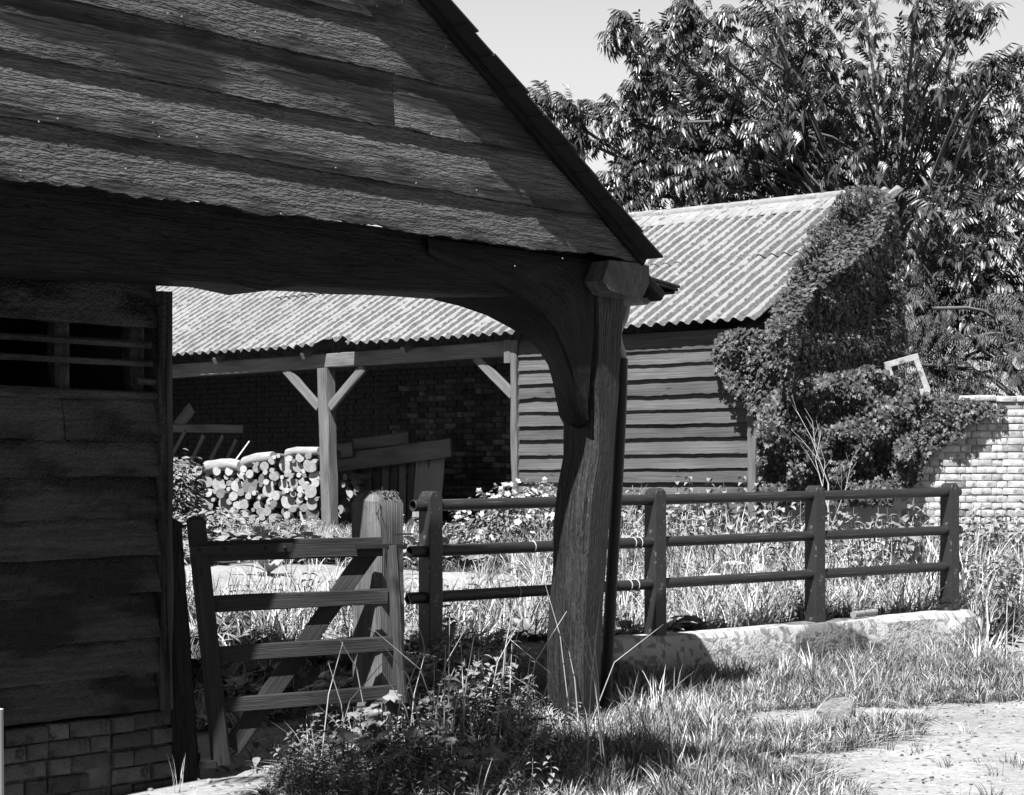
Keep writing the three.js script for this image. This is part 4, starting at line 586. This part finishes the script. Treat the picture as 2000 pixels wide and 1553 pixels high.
// ---- single plants ----
function plant(name, label, cat, X, D, geos, m, grp) { const g = thing(name, label, cat, grp); g.position.set(X, hgt(X, D) - 0.01, -D); for (const [n, geo, mm] of geos) part(n, merge(geo), mm ?? m, g, n === 'stem' ? undefined : 'stuff'); return g; }
{
  const R = rngOf(31), stemM = mat(0.08), ivyLeafM = foliage(0.13, { roughness: 0.45 });
  // nettles in front of the boarded bay
  const pos = [[1322, 968, 0.5, 'nettle in front of the boarded bay, leftmost of the row'], [1345, 972, 0.52, 'second nettle from the left in front of the boarded bay'], [1386, 970, 0.47, 'middle nettle in front of the boarded bay'], [1412, 975, 0.36, 'short nettle in the middle of the row by the boarded bay'], [1450, 970, 0.5, 'nettle before the boarded bay, nearest the corner board'], [1478, 975, 0.42, 'small nettle at the foot of the shed corner board']];
  pos.forEach(([px, py, H, label], k) => {
    const p = S.hit(px, py, 0.45), w = S.world(p[0], 0, 0.45), X = w.x, D = -w.z, leaves = [], h = p[1] - hgt(X, D) + H * 0.55;
    for (let i = 0; i < 13; i++) { const y = h * (0.2 + 0.8 * i / 13), a = i * 1.57 + k; for (const s of [0, Math.PI]) leaves.push(leaf(V(0, y, 0), V(Math.cos(a + s), 0.15, Math.sin(a + s)), 0.12 * (1.15 - 0.75 * i / 13), 0.055, 0.7)); }
    plant('nettle', label, 'nettle', X, D, [['stem', [rod(V(0, 0, 0), V(0.01, h, 0), 0.006, 0.003, 5)]], ['leaves', leaves]], foliage(0.16), 'nettles by the boarded bay');
    scene.children[scene.children.length - 1].children[0].material = stemM;
  });
  // leafy weeds at the barn post
  const where = [[640, 1470], [690, 1420], [735, 1500], [770, 1390], [800, 1450], [830, 1530], [860, 1400], [890, 1480], [930, 1540], [945, 1420], [985, 1470], [1015, 1410], [1040, 1500], [760, 1545], [690, 1540], [880, 1360], [960, 1370], [820, 1340]];
  where.forEach(([px, py], k) => {
    const [X, D] = onGround(px, py), leaves = [], stems = [], n = 5 + Math.floor(R() * 4), H = 0.22 + 0.22 * R();
    for (let s = 0; s < n; s++) { const a = R() * 6.283, o = R() * 0.16, top = V(Math.cos(a) * o, H * (0.6 + 0.5 * R()), Math.sin(a) * o); stems.push(rod(V(top.x * 0.2, 0, top.z * 0.2), top, 0.004, 0.002, 4)); for (let j = 0; j < 3; j++) { const b = top.clone().multiplyScalar(1 - j * 0.24), q = R() * 6.283; leaves.push(lobed(b, V(rr(-0.6, 0.4), 1, rr(0, 0.8)), V(Math.cos(q), -0.25, Math.sin(q)), 0.06 + 0.055 * R())); } }
    plant('leafy_weed', 'bushy broad-leaved weed in the shaded tangle beside the barn post', 'weed', X, D, [['stem', stems, stemM], ['leaves', leaves]], ivyLeafM, 'broad-leaved weeds beside the barn post');
  });
  // trailing plant at the foot of the gate
  { const [X, D] = onGround(470, 1500), leaves = []; for (let i = 0; i < 26; i++) { const q = R() * 6.283; leaves.push(leaf(V(rr(-0.12, 0.25), rr(0.0, 0.24), rr(-0.12, 0.12)), V(Math.cos(q), -0.2, Math.sin(q)), 0.07 + 0.04 * R(), 0.04, 0.3)); } plant('trailing_weed', 'low trailing plant with oval leaves at the foot of the gate stile', 'weed', X, D, [['leaves', leaves]], foliage(0.14)); }
  // grass wisps on the bare ground before the plinth
  for (const [px, py, l] of [[75, 1552, 'pale grass wisp left of the plinth heap'], [256, 1545, 'pale upright grass wisp right of the plinth heap'], [348, 1548, 'thin grass wisp at the foot of the hinge post']]) { const [X, D] = onGround(px, py); plant('grass_wisp', l, 'grass', X, D, [['blades', [tuft(9, 0.2, 0.02, 0.25, 0.006, px)]]], foliage(0.3)); }
  // white umbels
  for (const [px, py, h, l] of [[1432, 1100, 0.42, 'white umbel flower behind the second railing bay'], [1395, 1125, 0.34, 'low white umbel pair behind the lower pipe'], [1640, 1150, 0.3, 'small white umbel near the third railing post']]) {
    const [X, D] = onGround(px, py + 90), y = EYE + (930 - py) / F * D - hgt(X, D), heads = [], stems = [rod(V(0, 0, 0), V(0, y, 0), 0.005, 0.004, 5)]; for (let i = 0; i < 46; i++) { const a = R() * 6.283, q = Math.sqrt(R()) * 0.09, s = new THREE.IcosahedronGeometry(0.011, 0); s.translate(Math.cos(a) * q, y + 0.02 - q * q * 2, Math.sin(a) * q); heads.push(s); }
    for (let i = 0; i < 9; i++) { const a = i * 0.7; stems.push(rod(V(0, y - 0.07, 0), V(Math.cos(a) * 0.07, y + 0.005, Math.sin(a) * 0.07), 0.002, 0.0015, 3)); }
    plant('umbel_flower', l, 'flower', X, D, [['stem', stems, mat(0.12)], ['flower_head', heads, mat(0.38)]], null);
  }
  // bushes: leaves through a ball with a rough outline
  const bush = (name, label, X, D, c, rx, ry, n, size, tone, flowers) => { const g = thing(name, label, 'bush'); g.position.set(X, hgt(X, D), -D); const base = lobedOrOval(size), list = [], fl = []; for (let i = 0; i < n; i++) { const u = R() * 2 - 1, a = R() * 6.283, q = Math.cbrt(R()) * (0.75 + 0.5 * vn(a * 2, u * 3, 5)), s = Math.sqrt(1 - u * u), p = V(Math.cos(a) * s * q * rx, c + u * q * ry, Math.sin(a) * s * q * rx); if (p.y < 0) continue; list.push([p, basis(V(Math.cos(a), -0.4 + R() * 0.6, Math.sin(a)), V(R() - 0.5, 1, R() - 0.3)), 0.7 + 0.6 * R(), tone * (0.6 + 0.8 * R())]); if (flowers && q > 0.75 && R() < 0.22) fl.push([p.clone().multiplyScalar(1.04), spin(R, 1.5), 0.8 + 0.5 * R(), 0.36]); } copies('leaves', base, white, list, g); if (fl.length) copies('blossom', flowerGeo, mat(1), fl, g); part('stem', merge([0, 1, 2, 3, 4].map((i) => rod(V(0, 0, 0), V(Math.cos(i * 1.3) * rx * 0.5, c + ry * 0.3, Math.sin(i * 1.3) * rx * 0.5), 0.012, 0.004, 5))), stemM, g); };
  const lobedOrOval = (s) => leaf(V(0, 0, 0), V(1, 0, 0), s, s * 0.5, 0.3, 0.3);
  const flowerGeo = merge([0, 1, 2, 3, 4].map((i) => leaf(V(0, 0, 0), V(Math.cos(i * 1.257), 0.35, Math.sin(i * 1.257)), 0.035, 0.03, 0, 0.1, 3)));
  { const w = S.world(S.hit(985, 1040, 2.2)[0], 0, 2.2); bush('flowering_bush', 'low bush with pale blossom between the first railing posts', w.x, -w.z, 0.3, 0.55, 0.42, 1500, 0.06, 0.11, true); }
  { const w = S.world(S.hit(1045, 1015, 1.4)[0], 0, 1.4); bush('flowering_bush', 'taller blossoming bush partly behind the barn post', w.x, -w.z, 0.4, 0.5, 0.42, 1300, 0.06, 0.11, true); }
  { const w = S.world(S.hit(338, 960, 0.35)[0], 0, 0.35); bush('leafy_shrub', 'dark leafy shrub at the left end of the woodpile', w.x, -w.z, 0.55, 0.42, 0.55, 1300, 0.07, 0.11); }
  { const w = S.world(S.hit(420, 1020, 0.9)[0], 0, 0.9); bush('leafy_shrub', 'low weedy shrub in front of the left half of the woodpile', w.x, -w.z, 0.15, 0.5, 0.24, 700, 0.08, 0.15); }
  // coarse docks before the woodpile
  [[470, 1035], [505, 1030], [540, 1038], [572, 1032], [600, 1040]].forEach(([px, py], k) => { const w = S.world(S.hit(px, py, 0.7)[0], 0, 0.7), l = []; for (let i = 0; i < 9; i++) { const a = i * 2.4; l.push(leaf(V(0, 0.03, 0), V(Math.cos(a), 0.7 + R() * 1.2, Math.sin(a)), 0.28 + R() * 0.16, 0.1, 0.5, 0.15, 5)); } plant('dock_plant', 'coarse broad dock growing in front of the woodpile', 'dock', w.x, -w.z, [['leaves', l]], foliage(0.09), 'docks in front of the woodpile'); });
  // pale dead sapling against the ivy
  { const b = Q.v(1618, 985, 0.95), base = Q.world(b.x, 0, 0.95), st = [], H = 1.05; const grow = (p, d, l, r, n) => { const e = p.clone().addScaledVector(d, l); st.push(rod(p, e, r, r * 0.7, 5)); if (n) for (let i = 0; i < 3; i++) grow(p.clone().lerp(e, 0.45 + 0.27 * i), d.clone().add(V(rr(-0.6, 0.6), rr(0, 0.25), rr(-0.4, 0.4))).normalize(), l * 0.55, r * 0.5, n - 1); }; grow(V(0, 0, 0), V(0.0, 1, 0), H * 0.9, 0.012, 3);
    const g = thing('dead_sapling', 'bare pale sapling standing against the ivy behind the railing', 'sapling'); g.position.set(base.x, hgt(base.x, -base.z), base.z); part('stem', merge(st), mat(0.32), g); }
  // pale rock with a tussock on the track
  { const [X, D] = onGround(1632, 1402), g = new THREE.IcosahedronGeometry(0.085, 3), p = g.attributes.position; for (let i = 0; i < p.count; i++) { const k = 1 + 0.6 * wig(p.getX(i) * 18 + 4, p.getY(i) * 18 + p.getZ(i) * 13, 5); p.setXYZ(i, p.getX(i) * k * 1.3, p.getY(i) * k * 0.95, p.getZ(i) * k); } g.computeVertexNormals(); g.translate(X, hgt(X, D) + 0.04, -D); single('rock', g, mat(0.4, { map: rep(T.stoneMap, 3, 3), bumpMap: rep(T.soilBump, 3, 3), bumpScale: 0.01 }), 'pale lump of rock lying among short grass on the track', 'rock'); }
}
// ---- ivy ----
{
  const R = rngOf(41), geo = [0.085, 0.07].map((s) => bare2(lobed(V(0, 0, 0), V(0, 0, 1), V(0, -1, 0), s))), lists = [[], []];
  const zN = V(S.n[0], 0, -S.n[1]), xN = V(S.a[0], 0, -S.a[1]), qN = V(Q.n[0], 0, -Q.n[1]), rise = (RG - EV) / (DEPTH + 0.2), roofN = V(0, 1, 0).addScaledVector(zN, rise).normalize();
  const cover = (poly, n, P, N, d0, d1, layers = 3, clip) => { const xs = poly.map((p) => p[0]), ys = poly.map((p) => p[1]), ax = Math.min(...xs), bx = Math.max(...xs), ay = Math.min(...ys), by = Math.max(...ys); let k = 0, guard = 0; while (k < n && guard++ < n * 8) { const px = lerp(ax, bx, R()), py = lerp(ay, by, R()); if (!inPoly(px + 9 * wig(px / 9, py / 9, 2), py + 9 * wig(px / 9, py / 9, 7), poly)) continue; k++; const lump = vn(px / 42, py / 42, 15), d = lerp(d0, d1, lump * 0.75 + 0.25 * R()) * (1 - 0.5 * R() * R()), p = rayPlane(px, py, P.clone().addScaledVector(N, d), N); if (clip && !clip(p)) continue;
    const nn = N.clone().multiplyScalar(0.75).add(V(rr(-0.7, 0.7), 0.35 + rr(-0.5, 0.6), rr(-0.3, 0.7))).normalize(), tip = V(rr(-0.5, 0.5), -1, rr(-0.2, 0.3)), z = nn, y = tip.clone().negate(), x = y.clone().cross(z).normalize(), y2 = z.clone().cross(x); lists[R() < 0.5 ? 0 : 1].push([p, new THREE.Quaternion().setFromRotationMatrix(new THREE.Matrix4().makeBasis(x, y2, z)), 0.35 + 0.95 * R() * R(), 0.025 + 0.075 * R() * R()]); } };
  const gP = S.world(S1, 2, 0), fP = S.world(3, 2, 0), qP = Q.world(0, 1, 0), rP = S.world(3, EV, 0.2);
  cover([[1642, 374], [1700, 362], [1752, 400], [1760, 480], [1768, 560], [1772, 705], [1700, 740], [1560, 770], [1490, 800], [1488, 650], [1520, 600], [1560, 500], [1600, 440]], 11000, gP, xN, 0.02, 0.4);
  cover([[1640, 366], [1700, 360], [1745, 380], [1720, 470], [1600, 560], [1540, 645], [1500, 645], [1512, 585], [1545, 520], [1578, 446], [1608, 424], [1648, 418]], 2500, rP, roofN, 0.05, 0.28);
  cover([[1398, 655], [1440, 640], [1500, 640], [1560, 650], [1560, 800], [1512, 872], [1488, 850], [1462, 800], [1430, 770], [1408, 730], [1388, 690]], 2400, fP, zN, 0.06, 0.42);
  cover([[1486, 800], [1520, 745], [1600, 735], [1690, 712], [1735, 722], [1765, 748], [1790, 765], [1790, 880], [1770, 945], [1740, 985], [1490, 985], [1478, 900]], 9500, qP, qN, 0.0, 0.6);
  cover([[1740, 740], [1800, 766], [1860, 768], [1915, 780], [1968, 792], [1960, 808], [1890, 826], [1872, 858], [1826, 872], [1804, 900], [1798, 945], [1740, 960]], 2600, qP, qN, 0.0, 0.24);
  const ivy = thing('ivy', 'mass of glossy ivy swallowing the shed gable, roof edge and garden wall', 'ivy'); geo.forEach((g, i) => copies('leaves', g, foliage(1, { roughness: 0.5, specularIntensity: 0.6 }), lists[i], ivy));
  const st = []; for (let i = 0; i < 16; i++) { let p = rayPlane(lerp(1500, 1760, R()), 980, gP.clone().addScaledVector(xN, 0.1), xN); for (let k = 0; k < 6; k++) { const e = p.clone().add(V(rr(-0.12, 0.12), rr(0.12, 0.26), rr(-0.12, 0.12))); st.push(rod(p, e, 0.012, 0.011, 5)); p = e; } } part('stem', merge(st), mat(0.1), ivy);
}
// ---- trees ----
const spray = (s, n, len, wid, tw) => { const Q2 = rngOf(s), l = [rod(V(0, 0, 0), V(tw * 0.55, 0.03, 0), 0.005, 0.004, 4), rod(V(tw * 0.55, 0.03, 0), V(tw, -0.03, 0), 0.004, 0.002, 4)]; for (let i = 0; i < n; i++) { const t = (i + 0.6) / n, a = (i % 2 ? 1 : -1) * (0.5 + Q2() * 0.9); l.push(leaf(V(tw * t, 0.03 - 0.06 * t * t, 0), V(0.4 + Q2() * 0.3, -0.7 - Q2() * 0.9, a * 0.8), len * (0.75 + 0.5 * Q2()), wid, 0.35, 0.3, 4)); } return merge(l); };
function tree(name, label, trunkAt, Y0, clumps, sprays, m, perClump, tone, seed) {
  const R = rngOf(seed), g = thing(name, label, 'tree'); g.position.set(trunkAt[0], hgt(trunkAt[0], trunkAt[1]), -trunkAt[1]);
  const o = g.position, lists = sprays.map(() => []), cs = [];
  clumps.forEach(([px, py, r, D, den = 1]) => { const c = V((px - 1000) / F * D, EYE + (930 - py) / F * D, -D).sub(o), rad = r * D / F; cs.push([c, rad]); const n = Math.round(perClump * den * Math.max(0.7, (r / 36) ** 2)); const out = V(c.x, 0.2, c.z).normalize(); for (let i = 0; i < n; i++) { const d = V(R() - 0.5, (R() - 0.5) * 0.9, R() - 0.5).normalize().multiplyScalar(rad * Math.cbrt(R())); lists[i % sprays.length].push([c.clone().add(d), basis(out.clone().multiplyScalar(0.8).add(d.clone().divideScalar(rad)).add(V(rr(-0.4, 0.4), rr(-0.5, 0.25), rr(-0.4, 0.4) + 0.2)), V(rr(-0.3, 0.3), 1, rr(-0.3, 0.3))), 0.75 + 0.5 * R(), tone * (0.55 + 0.9 * R())]); } });
  const H = Y0, tr = []; for (let i = 0; i <= 7; i++) { const y = H * i / 7, ring = []; for (let k = 0; k < 9; k++) { const a = k / 9 * 6.283, q = lerp(0.26, 0.1, i / 7) * (1 + 0.2 * wig(a, i, 3)); ring.push(V(Math.cos(a) * q + 0.15 * Math.sin(i * 0.7), y, Math.sin(a) * q)); } tr.push(ring); }
  part('trunk', loft(tr, { crease: 1 }), mat(0.1, { bumpMap: rep(T.rough, 1, 1), bumpScale: 0.02 }), g);
  cs.forEach(([c], i) => { if (i % 2) return; const s = V(0.1, H * (0.35 + 0.6 * ((i * 0.37) % 1)), 0), mid = s.clone().lerp(c, 0.55).add(V(0, 0.35, 0)); part('branch', new THREE.TubeGeometry(new THREE.CatmullRomCurve3([s, mid, c]), 8, 0.025, 5), mat0, g); });
  const crown = new THREE.Group(); crown.name = 'crown'; g.add(crown); crown.userData.kind = 'stuff'; sprays.forEach((s, i) => lists[i].length && copies('foliage', s, m, lists[i], crown)); return g;
}
const mat0 = mat(0.1);
{
  const R = rngOf(51), edge = [[1072, 207, 16, 28], [1105, 214, 14, 28], [1128, 226, 20, 28], [1170, 232, 18, 28, 0.6], [1205, 222, 20, 28.5, 0.6], [1128, 268, 12, 28, 0.6], [1155, 282, 18, 28, 0.6], [1195, 262, 18, 28, 0.6], [1240, 238, 24, 28], [1232, 46, 14, 28], [1222, 72, 14, 28], [1245, 68, 12, 28], [1290, 85, 24, 28], [1272, 125, 18, 28], [1300, 150, 28, 28], [1345, 12, 20, 28], [1372, 35, 24, 28], [1362, 85, 20, 28], [1345, 62, 18, 28], [1265, 165, 30, 28], [1255, 190, 18, 28], [1450, 40, 26, 28], [1495, 22, 24, 28], [1565, 10, 26, 28.5], [1545, 45, 26, 29], [1640, 12, 20, 29], [1690, 25, 24, 29], [1610, 60, 30, 29], [1790, 8, 22, 27], [1835, 22, 26, 27], [1880, 20, 24, 27], [1915, 28, 16, 27], [1868, 60, 18, 27], [1800, 55, 20, 27.5], [1985, 115, 16, 26], [1975, 150, 24, 26], [1905, 148, 16, 26], [1860, 160, 22, 26], [1940, 135, 14, 26], [1200, 362, 16, 28, 0.6], [1235, 345, 22, 28], [1212, 385, 18, 28], [1250, 380, 26, 28]];
  const poly = [[1210, 395], [1225, 330], [1255, 300], [1240, 255], [1262, 215], [1290, 175], [1330, 130], [1390, 110], [1420, 60], [1480, 55], [1540, 80], [1620, 70], [1720, 50], [1790, 60], [1825, 95], [1800, 150], [1822, 190], [1850, 180], [1950, 160], [2060, 150], [2080, 640], [1960, 650], [1790, 640], [1760, 560], [1740, 420], [1640, 370], [1400, 398]];
  const cl = edge.slice(); let guard = 0;
  while (cl.length < edge.length + 165 && guard++ < 4000) { const px = lerp(1200, 2080, R()), py = lerp(40, 650, R()); if (!inPoly(px, py, poly)) continue; let ok = true; for (const c of cl) if (Math.hypot(c[0] - px, c[1] - py) < (py < 130 ? 34 : 24)) ok = false; if (!ok) continue; cl.push([px, py, lerp(24, 40, R()), px > 1780 && py > 380 ? lerp(25.5, 28, R()) : lerp(27.5, 31.5, R()), py < 130 ? 0.75 : 1]); }
  const sp = [61, 62, 63].map((s) => spray(s, 13, 0.105, 0.031, 0.29)), m = foliage(1, { roughness: 0.36, specularIntensity: 1 });
  tree('cherry_tree', 'large broad tree with long drooping leaves rising behind the shed roof', [5.6, 29.6], 5.6, cl, sp, m, 30, 0.045, 7);
  const dark = []; for (let i = 0; i < 46; i++) dark.push([lerp(1775, 2070, R()), lerp(600, 790, R()), 40, lerp(24.6, 27.5, R())]);
  tree('yew_tree', 'dark shadowed evergreen behind the garden wall at the right edge', [7.2, 26.5], 2.6, dark, [71, 72].map((s) => spray(s, 16, 0.07, 0.012, 0.3)), foliage(1), 16, 0.06, 9);
}

{ // the tree beside the viewer whose boughs shade the gate and the ground before the barn
  const R = rngOf(81), g = thing('ash_tree', 'tree standing left of the viewer, its boughs shading the gate', 'tree'), at = B.world(-7.6, 0, 2.4); g.position.set(at.x, 0, at.z);
  const list = [[], []], boughs = [];
  for (let i = 0; i < 30; i++) { const t = lerp(-6.6, -4.1, R()), q = lerp(1.35, 2.5, R()), h = lerp(4.3, 5.7, R()), c = B.world(t, h, q).sub(g.position); if (i % 3 === 0) boughs.push(c); for (let k = 0; k < 6; k++) { const d = V(R() - 0.5, (R() - 0.5) * 0.8, R() - 0.5).multiplyScalar(0.85); list[k % 2].push([c.clone().add(d), basis(V(R() - 0.5, -0.2, R() - 0.5), V(0.2 * R(), 1, 0.2 * R())), 0.9 + 0.5 * R(), 0.05 + 0.05 * R()]); } }
  part('trunk', loft([0, 1.2, 2.4, 3.6, 4.8].map((y, i) => Array.from({ length: 9 }, (_, k) => V(Math.cos(k / 9 * 6.283) * (0.2 - 0.03 * i) + 0.1 * i, y, Math.sin(k / 9 * 6.283) * (0.2 - 0.03 * i)))), { crease: 1 }), mat0, g);
  boughs.forEach((c) => part('branch', new THREE.TubeGeometry(new THREE.CatmullRomCurve3([V(0.3, 3.2, 0), V(0.3, 3.2, 0).lerp(c, 0.5).add(V(0, 0.5, 0)), c]), 8, 0.03, 5), mat0, g));
  const crown = new THREE.Group(); crown.name = 'crown'; crown.userData.kind = 'stuff'; g.add(crown); [91, 92].forEach((s, i) => copies('foliage', spray(s, 10, 0.16, 0.055, 0.34), foliage(1), list[i], crown));
}

{ // grit and small stones on the trodden earth
  const R = rngOf(95), g = new THREE.IcosahedronGeometry(1, 1), p = g.attributes.position, list = []; for (let i = 0; i < p.count; i++) { const k = 1 + 0.5 * wig(p.getX(i) * 2 + 5, p.getY(i) * 2 + p.getZ(i) * 1.7, 3); p.setXYZ(i, p.getX(i) * k, p.getY(i) * k * 0.6, p.getZ(i) * k); } g.deleteAttribute('uv'); g.computeVertexNormals();
  for (let i = 0; i < 7000; i++) { const X = lerp(-2.2, 5.2, R()), D = lerp(7.9, 14.5, R()); if (wallW(X, D) > -0.1 || !bare(X, D)) continue; const s = 0.003 + 0.011 * R() ** 4; list.push([V(X, hgt(X, D) + s * 0.3, -D), spin(R, 0.5), s, 0.06 + 0.2 * R()]); }
  const o = copies('gravel', g, mat(1), list); tag(o, 'scattered grit and small stones on the bare track', 'gravel', null, 'stuff');
  // litter of dead leaves and blades pressed into the track edge
  const l2 = [], lg = leaf(V(0, 0, 0), V(1, 0.05, 0), 0.05, 0.012, 0.1, 0.2, 3); for (let i = 0; i < 2600; i++) { const X = lerp(-1.6, 5, R()), D = lerp(8, 14, R()); if (wallW(X, D) > -0.1 || !bare(X, D)) continue; const e = bare(X + 0.4, D) && bare(X - 0.4, D) && bare(X, D + 0.4) && bare(X, D - 0.4); if (e && R() < 0.8) continue; l2.push([V(X, hgt(X, D) + 0.006, -D), spin(R, 0.2), 0.5 + R(), 0.05 + 0.18 * R()]); }
  const o2 = copies('leaf_litter', lg, mat(1), l2); tag(o2, 'dead leaf litter along the track edge', 'litter', null, 'stuff');
}

// ---------- added barns, unseen behind the viewer, invented to block low sky light ----------
{
  const range = (name, label, cx, cd, turn, len, dep, eave, ridge) => {
    const g = thing(name, label, 'barn'); g.position.set(cx, 0, -cd); g.rotation.y = turn;
    for (const z of [dep / 2, -dep / 2]) for (let y = 0.3, k = 0; y < eave; y += 0.45, k++) part('weatherboard', lapBoard([-len / 2, y, len / 2, y], [-len / 2, Math.min(eave, y + 0.48), len / 2, Math.min(eave, y + 0.48)], Math.abs(z) - 0.03, { lap: 0.03, n: 6, seed: k + 60 }), M.gable, g).rotation.y = z < 0 ? Math.PI : 0;
    for (const x of [-1, 1]) part('end_wall', loft([[V(x * len / 2, 0, -dep / 2), V(x * len / 2, 0, dep / 2), V(x * len / 2, eave, dep / 2), V(x * len / 2, ridge, 0), V(x * len / 2, eave, -dep / 2)], [V(x * (len / 2 - 0.12), 0, -dep / 2), V(x * (len / 2 - 0.12), 0, dep / 2), V(x * (len / 2 - 0.12), eave, dep / 2), V(x * (len / 2 - 0.12), ridge, 0), V(x * (len / 2 - 0.12), eave, -dep / 2)]], { crease: 0.3 }), M.gable, g);
    part('plinth', box(-len / 2 - 0.04, len / 2 + 0.04, -0.3, 0.32, -dep / 2 - 0.04, dep / 2 + 0.04), M.mortar, g);
    for (const s of [-1, 1]) part('roof', timber(V(-len / 2 - 0.3, (eave + ridge) / 2, s * (dep / 4 + 0.1)), V(len / 2 + 0.3, (eave + ridge) / 2, s * (dep / 4 + 0.1)), Math.hypot(dep / 2 + 0.4, ridge - eave), 0.1, { side: V(0, s * (eave - ridge), dep / 2), n: 6, seed: 4 }), M.slate, g);
    for (const x of [-len * 0.18, len * 0.22]) { const d = part('door', box(x - 1.3, x + 1.3, 0.33, Math.min(eave - 0.3, 3), dep / 2 + 0.02, dep / 2 + 0.07), M.gate, g); part('handle', box(x + 1.0, x + 1.05, 1.2, 1.5, dep / 2 + 0.072, dep / 2 + 0.1), M.iron, d); }
  };
  range('added_barn_right', 'added unseen tall boarded barn behind the viewer to the right, blocking low sky light', 17, -6, -0.75, 26, 7, 5.2, 8);
  range('added_barn_left', 'added unseen long boarded barn behind the viewer to the left, blocking low sky light', -15, -12, 0.45, 24, 6, 3.6, 6);
}

renderer.render(scene, camera);
